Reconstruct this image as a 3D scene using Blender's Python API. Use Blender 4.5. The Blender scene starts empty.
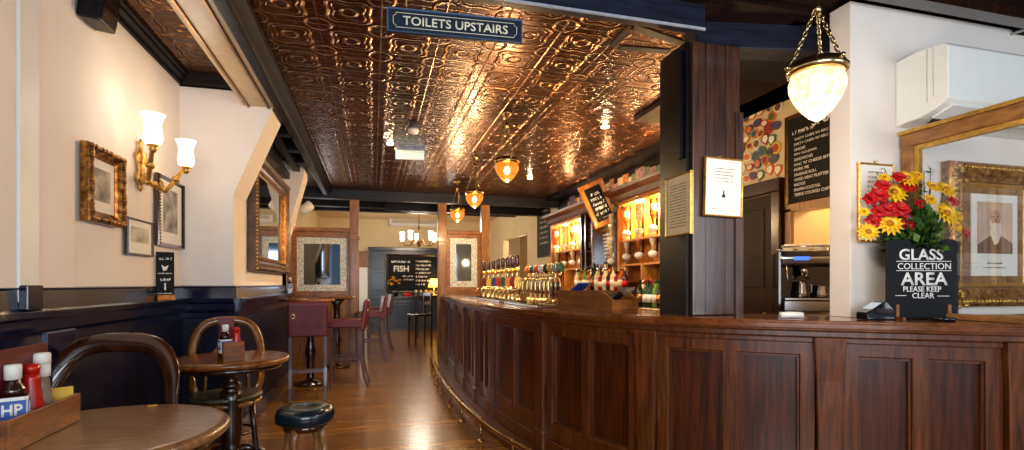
import bpy, bmesh, math, random
from mathutils import Vector, Matrix
random.seed(7)
PI = math.pi
sc = bpy.context.scene
COL = sc.collection
F = 515.0; TH = math.atan(138/515.0); CT, ST = math.cos(TH), math.sin(TH); EYE = 1.28

# ---------- camera geometry helpers: where a sight line meets a known plane of the room ----------
def at(px, py, X=None, Y=None, Z=None, D=None):
    q = (px-512)/F; t = (284-py)/F
    d = Vector((ST+CT*q, CT-ST*q, t))
    if X is not None: k = X/d.x
    elif Y is not None: k = Y/d.y
    elif Z is not None: k = (Z-EYE)/d.z
    else: k = D
    return Vector((0, 0, EYE)) + d*k
def proj(p):
    zc = ST*p[0]+CT*p[1]; xc = CT*p[0]-ST*p[1]
    return 512+F*xc/zc, 284-F*(p[2]-EYE)/zc, zc

# ---------- materials ----------
def hexc(h):
    h = h.lstrip('#'); r = [int(h[i:i+2], 16)/255 for i in (0, 2, 4)]
    return tuple([(c/12.92 if c <= .04045 else ((c+.055)/1.055)**2.4) for c in r]+[1])
def newmat(name):
    m = bpy.data.materials.new(name); m.use_nodes = True
    nt = m.node_tree; b = nt.nodes['Principled BSDF']
    return m, nt, b
def plain(name, col, rough=.5, metal=0, var=.12, scale=12, bump=0, coat=0, spec=None, alpha=None):
    m, nt, b = newmat(name); c = hexc(col)
    tc = nt.nodes.new('ShaderNodeTexCoord'); nz = nt.nodes.new('ShaderNodeTexNoise')
    nz.inputs['Scale'].default_value = scale; nz.inputs['Detail'].default_value = 4
    nt.links.new(tc.outputs['Object'], nz.inputs['Vector'])
    rp = nt.nodes.new('ShaderNodeValToRGB')
    rp.color_ramp.elements[0].position = .3; rp.color_ramp.elements[1].position = .7
    rp.color_ramp.elements[0].color = tuple(x*(1-var) for x in c[:3])+(1,)
    rp.color_ramp.elements[1].color = tuple(min(1, x*(1+var)) for x in c[:3])+(1,)
    nt.links.new(nz.outputs['Fac'], rp.inputs['Fac']); nt.links.new(rp.outputs['Color'], b.inputs['Base Color'])
    b.inputs['Roughness'].default_value = rough; b.inputs['Metallic'].default_value = metal
    b.inputs['Coat Weight'].default_value = coat
    if spec is not None: b.inputs['Specular IOR Level'].default_value = spec
    if bump:
        bp = nt.nodes.new('ShaderNodeBump'); bp.inputs['Strength'].default_value = bump; bp.inputs['Distance'].default_value = .01
        nt.links.new(nz.outputs['Fac'], bp.inputs['Height']); nt.links.new(bp.outputs['Normal'], b.inputs['Normal'])
    return m
def wood(name, dark, light, rough=.35, grain=(14, 14, 1.2), coat=.3, bump=.15, boards=None, spec=None):
    """boards=(axis, width): thin dark joints between boards."""
    m, nt, b = newmat(name); L = nt.links.new; N = nt.nodes.new
    tc = N('ShaderNodeTexCoord'); mp = N('ShaderNodeMapping'); mp.inputs['Scale'].default_value = grain
    L(tc.outputs['Object'], mp.inputs['Vector'])
    nz = N('ShaderNodeTexNoise'); nz.inputs['Scale'].default_value = 3; nz.inputs['Detail'].default_value = 8
    nz.inputs['Roughness'].default_value = .65; nz.inputs['Distortion'].default_value = .6
    L(mp.outputs[0], nz.inputs['Vector'])
    rp = N('ShaderNodeValToRGB'); rp.color_ramp.elements[0].position = .32; rp.color_ramp.elements[1].position = .7
    rp.color_ramp.elements[0].color = hexc(dark); rp.color_ramp.elements[1].color = hexc(light)
    L(nz.outputs['Fac'], rp.inputs['Fac']); out = rp.outputs['Color']; h = nz.outputs['Fac']
    if boards:
        ax, w = boards
        sp = N('ShaderNodeSeparateXYZ'); L(tc.outputs['Object'], sp.inputs[0])
        dv = N('ShaderNodeMath'); dv.operation = 'DIVIDE'; dv.inputs[1].default_value = w; L(sp.outputs[ax], dv.inputs[0])
        fr = N('ShaderNodeMath'); fr.operation = 'FRACT'; L(dv.outputs[0], fr.inputs[0])
        pp = N('ShaderNodeMath'); pp.operation = 'PINGPONG'; pp.inputs[1].default_value = .5; L(fr.outputs[0], pp.inputs[0])
        gt = N('ShaderNodeMapRange'); gt.inputs[1].default_value = .01; gt.inputs[2].default_value = .045; L(pp.outputs[0], gt.inputs[0])
        fl = N('ShaderNodeMath'); fl.operation = 'FLOOR'; L(dv.outputs[0], fl.inputs[0])
        wn = N('ShaderNodeTexWhiteNoise'); wn.noise_dimensions = '1D'; L(fl.outputs[0], wn.inputs['W'])
        mr = N('ShaderNodeMapRange'); mr.inputs[3].default_value = .65; mr.inputs[4].default_value = 1.2; L(wn.outputs['Value'], mr.inputs[0])
        mu = N('ShaderNodeMath'); mu.operation = 'MULTIPLY'; L(gt.outputs[0], mu.inputs[0]); L(mr.outputs[0], mu.inputs[1])
        mx = N('ShaderNodeMix'); mx.data_type = 'RGBA'; mx.blend_type = 'MULTIPLY'; mx.inputs[0].default_value = 1
        L(out, mx.inputs[6]); L(mu.outputs[0], mx.inputs[7]); out = mx.outputs[2]; h = gt.outputs[0]
    L(out, b.inputs['Base Color'])
    b.inputs['Roughness'].default_value = rough; b.inputs['Coat Weight'].default_value = coat; b.inputs['Coat Roughness'].default_value = .15
    if spec is not None: b.inputs['Specular IOR Level'].default_value = spec
    bp = N('ShaderNodeBump'); bp.inputs['Strength'].default_value = bump; bp.inputs['Distance'].default_value = .004
    L(h, bp.inputs['Height']); L(bp.outputs[0], b.inputs['Normal'])
    return m
def glow(name, col, s, base='#ffffff'):
    m, nt, b = newmat(name); b.inputs['Base Color'].default_value = hexc(base)
    b.inputs['Emission Color'].default_value = hexc(col); b.inputs['Emission Strength'].default_value = s
    b.inputs['Roughness'].default_value = .3
    return m
def glassy(name, col, rough=.08, trans=1.0, alpha=1.0):
    m, nt, b = newmat(name); b.inputs['Base Color'].default_value = hexc(col)
    b.inputs['Roughness'].default_value = rough; b.inputs['Transmission Weight'].default_value = trans
    b.inputs['IOR'].default_value = 1.3; b.inputs['Alpha'].default_value = alpha
    return m
def ramp_mat(name, stops, scale, rough=.6, kind='noise', stretch=(1, 1, 1), metal=0):
    m, nt, b = newmat(name); L = nt.links.new; N = nt.nodes.new
    tc = N('ShaderNodeTexCoord'); mp = N('ShaderNodeMapping'); mp.inputs['Scale'].default_value = stretch; L(tc.outputs['Object'], mp.inputs[0])
    if kind == 'noise':
        t = N('ShaderNodeTexNoise'); t.inputs['Detail'].default_value = 6; o = t.outputs['Fac']
    else:
        t = N('ShaderNodeTexVoronoi'); o = t.outputs['Distance']
    t.inputs['Scale'].default_value = scale; L(mp.outputs[0], t.inputs['Vector'])
    rp = N('ShaderNodeValToRGB'); e = rp.color_ramp.elements
    e[0].position = stops[0][0]; e[0].color = hexc(stops[0][1]); e[1].position = stops[-1][0]; e[1].color = hexc(stops[-1][1])
    for p, c in stops[1:-1]:
        x = e.new(p); x.color = hexc(c)
    L(o, rp.inputs[0]); L(rp.outputs[0], b.inputs['Base Color']); b.inputs['Roughness'].default_value = rough; b.inputs['Metallic'].default_value = metal
    return m

def copper_mat():
    m, nt, b = newmat('embossed_copper_paper'); L = nt.links.new; N = nt.nodes.new
    tc = N('ShaderNodeTexCoord')
    nd = N('ShaderNodeTexNoise'); nd.inputs['Scale'].default_value = 5; L(tc.outputs['Object'], nd.inputs['Vector'])
    sp = N('ShaderNodeSeparateXYZ'); L(tc.outputs['Object'], sp.inputs[0])
    def M(op, a, bb=None, c=None):
        n = N('ShaderNodeMath'); n.operation = op
        for i, v in enumerate((a, bb, c)):
            if v is None: continue
            if isinstance(v, (int, float)): n.inputs[i].default_value = v
            else: L(v, n.inputs[i])
        return n.outputs[0]
    T = .36
    u = M('SUBTRACT', M('FRACT', M('DIVIDE', M('ADD', sp.outputs[0], 50), T)), .5)
    v = M('SUBTRACT', M('FRACT', M('DIVIDE', M('ADD', sp.outputs[1], 50), T)), .5)
    au, av = M('ABSOLUTE', u), M('ABSOLUTE', v)
    def length(a, c): return M('SQRT', M('ADD', M('MULTIPLY', a, a), M('MULTIPLY', c, c)))
    r = length(u, v)
    def ridge(x, c, w): # 1 at x=c
        return M('MAXIMUM', M('SUBTRACT', 1, M('DIVIDE', M('ABSOLUTE', M('SUBTRACT', x, c)), w)), 0)
    ang = M('ARCTAN2', v, u)
    rl = M('ADD', r, M('MULTIPLY', M('COSINE', M('MULTIPLY', ang, 4)), .05))
    r2 = length(M('SUBTRACT', au, .5), M('SUBTRACT', av, .5))
    hh = M('MAXIMUM', ridge(rl, .36, .035), ridge(r2, .20, .035))
    hh = M('MAXIMUM', hh, ridge(r, .12, .04))
    hh = M('MAXIMUM', hh, M('MULTIPLY', ridge(M('MAXIMUM', au, av), .5, .02), .3))
    hh = M('MAXIMUM', hh, M('MULTIPLY', ridge(rl, .27, .02), .6))
    sc_ = M('ADD', M('ADD', M('MULTIPLY', u, 6.3), M('SINE', M('MULTIPLY', v, 18))), 0)
    hh = M('MAXIMUM', hh, M('MULTIPLY', ridge(M('ABSOLUTE', M('SINE', sc_)), 0, .16), .2))
    hs = M('ADD', M('MULTIPLY', hh, .9), M('MULTIPLY', nd.outputs['Fac'], .8))
    bp = N('ShaderNodeBump'); bp.inputs['Strength'].default_value = .75; bp.inputs['Distance'].default_value = .010
    L(hs, bp.inputs['Height']); L(bp.outputs[0], b.inputs['Normal'])
    rp = N('ShaderNodeValToRGB'); rp.color_ramp.elements[0].color = hexc('#562c0c'); rp.color_ramp.elements[1].color = hexc('#9c6a20')
    rp.color_ramp.elements[0].position = .1
    L(hh, rp.inputs[0])
    # worn, dirtier patches
    n2 = N('ShaderNodeTexNoise'); n2.inputs['Scale'].default_value = 1.3; n2.inputs['Detail'].default_value = 3; L(tc.outputs['Object'], n2.inputs['Vector'])
    mr = N('ShaderNodeMapRange'); mr.inputs[1].default_value = .3; mr.inputs[2].default_value = .7; mr.inputs[3].default_value = .6; mr.inputs[4].default_value = 1.3
    L(n2.outputs['Fac'], mr.inputs[0])
    mx = N('ShaderNodeMix'); mx.data_type = 'RGBA'; mx.blend_type = 'MULTIPLY'; mx.inputs[0].default_value = 1
    L(rp.outputs[0], mx.inputs[6]); L(mr.outputs[0], mx.inputs[7]); L(mx.outputs[2], b.inputs['Base Color'])
    b.inputs['Metallic'].default_value = .82; b.inputs['Roughness'].default_value = .27
    return m

MT = {}
MT['copper'] = copper_mat()
MT['cream'] = plain('cream_plaster', '#ebe1d8', .7, var=.04, scale=2.5, bump=.05)
MT['cream2'] = plain('cream_plaster_warm', '#dcc69c', .7, var=.05, scale=2.5, bump=.05)
MT['white'] = plain('white_paint', '#e6e6e2', .45, var=.02)
MT['plastic'] = plain('white_plastic', '#e9e8e2', .35, var=.015)
MT['black'] = plain('black_gloss_paint', '#07080f', .35, var=.3, scale=6, spec=.25)
MT['blackboard'] = plain('blackboard', '#0e0f13', .6, var=.2, spec=.2)
MT['beam'] = wood('dark_blue_black_beam', '#06070d', '#141624', .45, (1.2, 10, 10), .0, .4, spec=.15)
MT['beamy'] = wood('dark_beam_lengthwise', '#04050c', '#10142a', .42, (10, 1.2, 10), .0, .4, spec=.15)
MT['bluebeam'] = wood('painted_steel_blue_beam', '#0a0d16', '#20263a', .45, (1.2, 10, 10), .0, .3, spec=.3)
MT['navy'] = wood('navy_panelling', '#03061a', '#0b1238', .38, (10, 10, 1.5), .05, .2, boards=(1, .095), spec=.25)
MT['navyx'] = wood('navy_panelling_return', '#03061a', '#0b1238', .38, (10, 10, 1.5), .05, .2, boards=(0, .095), spec=.25)
MT['navyrail'] = wood('navy_moulding', '#03061a', '#0d1538', .22, (6, 2, 6), .45, .12, spec=.5)
MT['plankdark'] = wood('dark_ceiling_boards', '#0c0606', '#2a1510', .55, (1.5, 9, 9), .0, .3, boards=(1, .16), spec=.15)
MT['floor'] = wood('oak_floor_boards', '#5a3006', '#a87022', .24, (1.2, 14, 6), .3, .1, boards=(1, .11))
MT['barw'] = wood('dark_oak_bar_front', '#341506', '#783c16', .32, (14, 14, 1.1), .45, .15)
MT['barpanel'] = wood('oak_bar_panel', '#200b04', '#602a0e', .33, (14, 14, .9), .4, .15)
MT['barblue'] = wood('dark_pillar_wood', '#140b0a', '#52301f', .35, (18, 18, 1.0), .4, .3, boards=(0, .13))
MT['counter'] = wood('polished_counter_wood', '#4a2208', '#8a4a1a', .16, (4, 4, 8), .7, .06)
MT['pine'] = wood('honey_pine', '#5e3616', '#a8743c', .38, (14, 14, 1.2), .3, .2)
MT['pineh'] = wood('honey_pine_frame', '#643816', '#a87034', .38, (3, 3, 10), .3, .2)
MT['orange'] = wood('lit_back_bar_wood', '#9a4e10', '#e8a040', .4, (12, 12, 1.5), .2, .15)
MT['tabletop'] = wood('worn_brown_tabletop', '#543216', '#a06e42', .3, (2.5, 14, 6), .4, .12)
MT['tabletop2'] = wood('warm_brown_tabletop', '#4e2508', '#a05c20', .25, (2.5, 14, 6), .5, .1)
MT['turned'] = wood('dark_turned_wood', '#100703', '#38190a', .22, (10, 10, 1.5), .6, .1)
MT['bent'] = wood('polished_bentwood', '#180904', '#4c2410', .12, (6, 6, 3), .8, .08)
MT['bent2'] = wood('honey_bentwood', '#4c2808', '#94601f', .22, (6, 6, 3), .6, .08)
MT['crate'] = wood('condiment_box_wood', '#502404', '#9a5618', .45, (3, 3, 16), .1, .2)
MT['gold'] = ramp_mat('old_gold', [(.3, '#341a08'), (.5, '#8a5824'), (.72, '#d0a05a')], 30, .35, metal=.75)
MT['goldbright'] = plain('bright_gilt', '#c89a4a', .3, .7, var=.25, scale=40, bump=.4)
MT['brass'] = plain('polished_brass', '#dcc288', .22, 1, var=.1, scale=20)
MT['brassdark'] = plain('aged_brass', '#7a5428', .3, .9, var=.3, scale=20)
MT['chrome'] = plain('steel', '#b8b8ba', .22, 1, var=.05)
MT['darkframe'] = wood('dark_picture_frame', '#140b08', '#3a241a', .35, (8, 8, 8), .3, .3)
MT['paper'] = plain('white_paper', '#e8e4da', .7, var=.02)
MT['papery'] = plain('aged_paper', '#d8c79c', .7, var=.05)
MT['ink'] = plain('dark_ink', '#2a2622', .7, var=.1)
MT['chalk'] = plain('white_chalk_paint', '#e8e6e0', .7, var=.03)
MT['creamtext'] = plain('cream_lettering', '#eee6c8', .6, var=.02)
MT['oxblood'] = plain('oxblood_leather', '#5e0e1c', .38, var=.35, scale=14, coat=.1, bump=.06)
MT['teal'] = plain('dark_teal_vinyl', '#0c2028', .25, var=.25, scale=8, coat=.4)
MT['tealtop'] = plain('worn_grey_teal_vinyl', '#5a6058', .3, var=.4, scale=8, coat=.3)
MT['seatpad'] = wood('seat_dark_ply', '#2c2620', '#5c5040', .35, (3, 10, 3), .2, .1)
MT['red'] = plain('red_plastic', '#b0140e', .3, var=.08)
MT['brownsauce'] = plain('brown_sauce', '#2a0e06', .15, var=.1, coat=.5)
MT['bluelabel'] = plain('blue_label', '#1c4a9c', .4, var=.03)
MT['amber'] = plain('amber_spirit', '#a04a10', .1, var=.2, coat=.5)
MT['green'] = plain('green_bottle_glass', '#123c16', .08, var=.2, coat=.6)
MT['greenlite'] = plain('light_green_glass', '#5e8a2c', .08, var=.2, coat=.6)
MT['darkglass'] = plain('dark_bottle_glass', '#100a08', .06, var=.2, coat=.6)
MT['clearb'] = plain('clear_bottle_glass', '#e0cca0', .06, var=.15, coat=.8)
MT['glass'] = glassy('clear_glass', '#ffffff', .02, 1, .35)
MT['mirror'] = plain('mirror_silver', '#c8ccd0', .03, 1, var=.02)
MT['frost'] = ramp_mat('etched_glass', [(.25, '#5a666e'), (.42, '#b4bec4'), (.55, '#e8eeee')], 75, .3, 'vor')
MT['smoked'] = plain('dark_glass', '#0c0e14', .08, var=.2, coat=.5)

MT['railbrass'] = plain('dull_rail_brass', '#b8925a', .22, 1, var=.15, scale=20)

MT['cornice'] = wood('near_black_cornice', '#060406', '#1c100e', .5, (4, 4, 4), .0, .2, spec=.15)

MT['cornicewood'] = wood('brown_cornice_wood', '#2a1208', '#6a3416', .4, (4, 4, 8), .1, .2)
# ---------- mesh building ----------
class MB:
    def __init__(s): s.bm = bmesh.new(); s.mi = 0
    def _fm(s, faces):
        for f in faces: f.material_index = s.mi
    def box(s, x0, x1, y0, y1, z0, z1, M=None, taper=None):
        v = [Vector((x, y, z)) for z in (z0, z1) for y in (y0, y1) for x in (x0, x1)]
        if taper:
            cx, cy = (x0+x1)/2, (y0+y1)/2
            for i in range(4): v[i] = Vector((cx+(v[i].x-cx)*taper, cy+(v[i].y-cy)*taper, v[i].z))
        if M is not None: v = [M @ p for p in v]
        b = [s.bm.verts.new(p) for p in v]
        s._fm([s.bm.faces.new([b[i] for i in q]) for q in ((0, 2, 3, 1), (4, 5, 7, 6), (0, 1, 5, 4), (2, 6, 7, 3), (0, 4, 6, 2), (1, 3, 7, 5))])
        return s
    def prism(s, pts, axis, a, b, M=None):
        """pts: 2-D outline in the plane across axis; a..b along it. axis 'x': pts=(y,z); 'y': (x,z); 'z': (x,y)"""
        def V(p, t):
            q = {'x': (t, p[0], p[1]), 'y': (p[0], t, p[1]), 'z': (p[0], p[1], t)}[axis]; q = Vector(q)
            return M @ q if M is not None else q
        A = [s.bm.verts.new(V(p, a)) for p in pts]; Bv = [s.bm.verts.new(V(p, b)) for p in pts]; n = len(pts)
        fs = [s.bm.faces.new(A), s.bm.faces.new(Bv[::-1])]
        for i in range(n): fs.append(s.bm.faces.new([A[i], Bv[i], Bv[(i+1) % n], A[(i+1) % n]]))
        s._fm(fs); return s
    def quadslab(s, c, th, M=None):
        """four 3-D corners in one plane, thickened by vector th"""
        c = [Vector(p) for p in c]; th = Vector(th)
        A = [s.bm.verts.new(p) for p in c]; Bv = [s.bm.verts.new(p+th) for p in c]
        fs = [s.bm.faces.new(A), s.bm.faces.new(Bv[::-1])]
        for i in range(4): fs.append(s.bm.faces.new([A[i], Bv[i], Bv[(i+1) % 4], A[(i+1) % 4]]))
        s._fm(fs); return s
    def lathe(s, prof, seg=20, M=None, smooth=True, flute=0):
        rings = []
        for r, z in prof:
            if r < 1e-5:
                p = Vector((0, 0, z)); rings.append([s.bm.verts.new(M @ p if M is not None else p)])
            else:
                R = []
                for k in range(seg):
                    a = 2*PI*k/seg; rr = r*(1+(flute if k % 2 else 0))
                    p = Vector((rr*math.cos(a), rr*math.sin(a), z)); R.append(s.bm.verts.new(M @ p if M is not None else p))
                rings.append(R)
        fs = []
        for A, Bv in zip(rings, rings[1:]):
            for k in range(seg):
                k2 = (k+1) % seg
                if len(A) == 1 and len(Bv) == 1: continue
                if len(A) == 1: f = (A[0], Bv[k2], Bv[k])
                elif len(Bv) == 1: f = (A[k], A[k2], Bv[0])
                else: f = (A[k], A[k2], Bv[k2], Bv[k])
                fs.append(s.bm.faces.new(f))
        if len(rings[0]) > 1: fs.append(s.bm.faces.new(rings[0][::-1]))
        if len(rings[-1]) > 1: fs.append(s.bm.faces.new(rings[-1]))
        for f in fs: f.smooth = smooth
        s._fm(fs); return s
    def sweep(s, pts, r, seg=8, closed=False, rb=None, side=None, taper=None, smooth=True):
        """tube along pts; r radius (or across 'side' vector rb)."""
        pts = [Vector(p) for p in pts]; n = len(pts); rings = []; prev = None
        for i, p in enumerate(pts):
            a = pts[(i-1) % n] if (closed or i > 0) else p; b = pts[(i+1) % n] if (closed or i < n-1) else p
            t = (b-a).normalized()
            if side is not None: u = Vector(side); u = (u-t*u.dot(t))
            elif prev is None: u = Vector((0, 0, 1)) if abs(t.z) < .9 else Vector((1, 0, 0)); u = u-t*u.dot(t)
            else: u = prev-t*prev.dot(t)
            if u.length < 1e-6: u = t.orthogonal()
            u.normalize(); prev = u; w = t.cross(u)
            k = 1 if taper is None else 1+(taper-1)*i/(n-1)
            R = []
            for j in range(seg):
                an = 2*PI*j/seg
                R.append(s.bm.verts.new(p+u*math.cos(an)*(rb if rb else r)*k+w*math.sin(an)*r*k))
            rings.append(R)
        fs = []
        rr = list(zip(rings, rings[1:]))+([(rings[-1], rings[0])] if closed else [])
        for A, Bv in rr:
            for j in range(seg):
                fs.append(s.bm.faces.new((A[j], A[(j+1) % seg], Bv[(j+1) % seg], Bv[j])))
        if not closed: fs += [s.bm.faces.new(rings[0][::-1]), s.bm.faces.new(rings[-1])]
        for f in fs: f.smooth = smooth
        s._fm(fs); return s
    def bar(s, a, b, r, seg=8, taper=None): return s.sweep([a, b], r, seg, taper=taper)
    def sbar(s, a, b, w): # square bar
        return s.sweep([a, b], w*.707, 4, smooth=False, side=(1, 1, 0) if abs(Vector(b).z-Vector(a).z) > .5*(Vector(b)-Vector(a)).length else (0, .01, 1))
    def ball(s, c, r, sc3=(1, 1, 1), seg=12, rings=8):
        prof = [(r*math.sin(PI*i/rings), -r*math.cos(PI*i/rings)) for i in range(rings+1)]
        prof[0] = (0, -r); prof[-1] = (0, r)
        return s.lathe(prof, seg, Matrix.Translation(c) @ Matrix.Diagonal((*sc3, 1)))
    def ring(s, c, R, r, n=24, seg=8, M=None):
        p = [Vector((R*math.cos(2*PI*i/n), R*math.sin(2*PI*i/n), 0)) for i in range(n)]
        if M is not None: p = [M @ q for q in p]
        return s.sweep([Vector(c)+q for q in p], r, seg, closed=True)
    def rectframe(s, w, h, fw, d, d2=None, z0=0):
        """picture-frame moulding in local XZ, back at y=0, front towards -y; centred on x, from z0"""
        prof = [(0, 0), (0, -d*.7), (fw*.18, -d), (fw*.45, -d*.8), (fw*.7, -(d2 or d*.45)), (fw, -(d2 or d*.3)), (fw, 0)]
        cs = []
        for sx, sz, cx, cz in ((1, 1, -w/2, z0), (-1, 1, w/2, z0), (-1, -1, w/2, z0+h), (1, -1, -w/2, z0+h)):
            cs.append([s.bm.verts.new((cx+sx*a, y, cz+sz*a)) for a, y in prof])
        fs = []; m = len(prof)
        for i in range(4):
            A, Bv = cs[i], cs[(i+1) % 4]
            for j in range(m): fs.append(s.bm.faces.new((A[j], A[(j+1) % m], Bv[(j+1) % m], Bv[j])))
        s._fm(fs); return s
    def build(s, name, mat, parent=None, loc=None, rotz=0, bevel=0, kind=None, rot=None):
        bmesh.ops.recalc_face_normals(s.bm, faces=s.bm.faces)
        me = bpy.data.meshes.new(name); s.bm.to_mesh(me); s.bm.free()
        for m in (mat if isinstance(mat, (list, tuple)) else [mat]): me.materials.append(MT[m] if isinstance(m, str) else m)
        o = bpy.data.objects.new(name, me); COL.objects.link(o)
        if parent is not None: o.parent = parent
        if loc is not None: o.location = loc
        if rot is not None: o.rotation_euler = rot
        elif rotz: o.rotation_euler = (0, 0, rotz)
        if bevel:
            b = o.modifiers.new('edge', 'BEVEL'); b.width = bevel; b.segments = 2; b.limit_method = 'ANGLE'
        if kind: o['kind'] = kind
        return o

def tag(o, label, cat, group=None):
    o['label'] = label; o['category'] = cat
    if group: o['group'] = group
    return o
def thing(name, label, cat, loc=(0, 0, 0), rotz=0, group=None, rot=None):
    o = bpy.data.objects.new(name, None); COL.objects.link(o); o.empty_display_size = .05
    o.location = loc; o.rotation_euler = rot if rot else (0, 0, rotz)
    return tag(o, label, cat, group)
def dup(root, loc, rotz=None, label=None, group=None, scale=None):
    kids = [c for c in bpy.data.objects if c.parent == root]
    r = root.copy(); COL.objects.link(r); r.location = loc
    if rotz is not None: r.rotation_euler = (0, 0, rotz)
    if label: r['label'] = label
    if group: r['group'] = group
    if scale: r.scale = scale
    for ch in kids:
        c = ch.copy(); COL.objects.link(c); c.parent = r
        for g in [x for x in bpy.data.objects if x.parent == ch]:
            d = g.copy(); COL.objects.link(d); d.parent = c
    return r
def struct(name, mb, mat, bevel=0): return mb.build(name, mat, kind='structure', bevel=bevel)

def text_mesh(lines, w, h, name='lettering', mat='chalk', parent=None, y=-.002, x=0, z=0, depth=.0015, bold=0, space=1.0, shear=0):
    """one line of lettering squeezed to width w, cap height h, centred at x, baseline z, facing -y"""
    cu = bpy.data.curves.new('t', 'FONT'); cu.body = lines; cu.size = 1; cu.offset = bold; cu.space_character = space; cu.shear = shear; cu.resolution_u = 3
    t = bpy.data.objects.new('t', cu); COL.objects.link(t)
    bpy.context.view_layer.update()
    me = bpy.data.meshes.new_from_object(t.evaluated_get(bpy.context.evaluated_depsgraph_get()))
    bpy.data.objects.remove(t)
    xs = [v.co.x for v in me.vertices]; ys = [v.co.y for v in me.vertices]
    if not xs: return None
    x0, x1, y0, y1 = min(xs), max(xs), min(ys), max(ys)
    for v in me.vertices:
        v.co = Vector((x-w/2+(v.co.x-x0)/(x1-x0)*w, y, z+(v.co.y-y0)/(y1-y0)*h))
    bm = bmesh.new(); bm.from_mesh(me)
    r = bmesh.ops.extrude_face_region(bm, geom=bm.faces[:])
    bmesh.ops.translate(bm, vec=(0, -depth, 0), verts=[e for e in r['geom'] if isinstance(e, bmesh.types.BMVert)])
    bmesh.ops.recalc_face_normals(bm, faces=bm.faces); bm.to_mesh(me); bm.free()
    me.name = name; me.materials.clear(); me.materials.append(MT[mat])
    o = bpy.data.objects.new(name, me); COL.objects.link(o)
    if parent is not None: o.parent = parent
    return o
def scribble(mb, x0, x1, z, h, y=-.003):
    """a line of writing too small to read"""
    x = x0
    while x < x1:
        w = random.uniform(.25, .6)*h
        mb.box(x, x+w*.35, y, y+.001, z, z+h*random.uniform(.6, 1)); mb.box(x+w*.35, x+w, y, y+.001, z+h*random.choice((0, .4, .8)), z+h*random.choice((.2, .55, 1)))
        x += w*1.25
        if random.random() < .17: x += h*.5

def framed(name, label, w, h, loc, rotz, fw, d, fmat, pmat='paper', prmat=None, pr=(.62, .6, .04), cat='picture', frame2=None, group=None, rot=None):
    """hanging frame; origin at bottom centre of the back"""
    t = thing(name, label, cat, loc, rotz, group, rot)
    MB().rectframe(w, h, fw, d).build('frame', fmat, t)
    MB().box(-w/2+fw*.6, w/2-fw*.6, -.012, -.002, fw*.6, h-fw*.6).build('mount', pmat, t)
    if frame2:
        MB().rectframe(w-2*fw+.01, h-2*fw+.01, frame2[0], d*.5, z0=fw-.005).build('inner_frame', frame2[1], t)
    if prmat:
        iw, ih = w-2*fw, h-2*fw
        MB().box(-iw*pr[0]/2, iw*pr[0]/2, -.015, -.0125, h/2-ih*pr[1]/2+ih*pr[2], h/2+ih*pr[1]/2+ih*pr[2]).build('print', prmat, t)
    return t
def wall_pic(px0, px1, ylt, yrt, ylb, X):
    """wall-plane size and base position from the wall plane X"""
    a = at(px0, ylt, X=X); b = at(px1, yrt, X=X); c = at(px0, ylb, X=X)
    w = abs(b.y-a.y); h = a.z-c.z
    return w, h, Vector((X, (a.y+b.y)/2, c.z))
# ---------- the room ----------
XN, YR, XB, YB2, XF, XR, YP, YE = -1.5, 4.66, -1.115, 7.35, -1.45, 3.3, 9.04, 15.1
ZC = 2.84
struct('floor', MB().box(-1.9, 5.2, -1.5, 15.3, -.1, 0), 'floor')
struct('wall_left', MB().box(XN-.15, XN, -1.2, YR, 0, 3.05), 'cream')
# narrow white board on the near pier
yb0, yb1 = at(20, 200, X=XN+.03).y, at(40, 200, X=XN+.03).y
struct('trim_1', MB().box(XN, XN+.03, yb0, yb1, 1.2, 2.95), 'white', bevel=.004)
struct('trim_2', MB().box(XN, XN+.018, -1.2, at(75, 200, X=XN+.018).y, 1.2, 2.95), 'cream')
# return wall with its sloping head
def haunch(name, y0, y1, xb, xt, zk, zt, mat, xw):
    struct(name, MB().prism([(xw, 0), (xb, 0), (xb, zk), (xt, zt), (xt, zt+.1), (xw, zt+.1), ], 'y', y0, y1), mat, bevel=.006)
hp = at(233, 195, Y=YR); ht = at(273, 108, Y=YR)
struct('wall_return', MB().prism([(XN-.1, 0), (XB, 0), (XB, hp.z), (ht.x, ht.z), (ht.x, 2.95), (XN-.1, 2.95)], 'y', YR, YR+.42), 'cream')
struct('wall_bay', MB().box(XB-.2, XB, YR+.42, YB2-.02, 0, 2.9), 'cream')
h2a = at(285, 215, Y=YB2-.35); h2b = at(304, 163, Y=YB2-.35)
struct('wall_bay_end', MB().prism([(XB-.3, 0), (XB, 0), (XB, 1.7), (h2b.x, 2.66), (h2b.x, 2.83), (XB-.3, 2.83)], 'y', YB2-.35, YB2), 'cream')
struct('wall_far_left', MB().box(XF-.15, XF, YB2, YE, 0, 3.14), 'cream2')
struct('wall_far', MB().box(XF-.1, 4.4, YE, YE+.15, 0, 3.14), 'cream2')
# right-hand wall: behind the back bar, with an opening beyond it
rw = MB(); rw.box(XR, XR+.15, 9.0, 11.0, 0, 3.14); rw.box(XR, XR+.15, 13.2, YE, 0, 3.14); rw.box(XR, XR+.15, 11.0, 13.2, 2.43, 3.14)
struct('wall_far_right', rw, 'cream2')
struct('wall_side_room', MB().box(4.3, 4.4, 9.5, YE, 0, 3.14), 'cream2')
rc = MB(); rc.box(XR, XR+.15, 3.80, 9.0, 0, 3.1)
rec_y0, rec_y1 = 2.6, at(793, 250, X=XR).y
rc.box(XR, XR+.15, rec_y1, 3.80, 0, 3.1); rc.box(XR, XR+.15, 2.34, rec_y1, at(800, 210, X=XR).z, 3.1); rc.box(XR, XR+.15, 2.34, rec_y1, 0, .9)
struct('wall_right', rc, 'cream2')
struct('wall_alcove', MB().box(3.9, 4.0, 2.0, 4.2, 0, 3.1), 'cream2')
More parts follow.
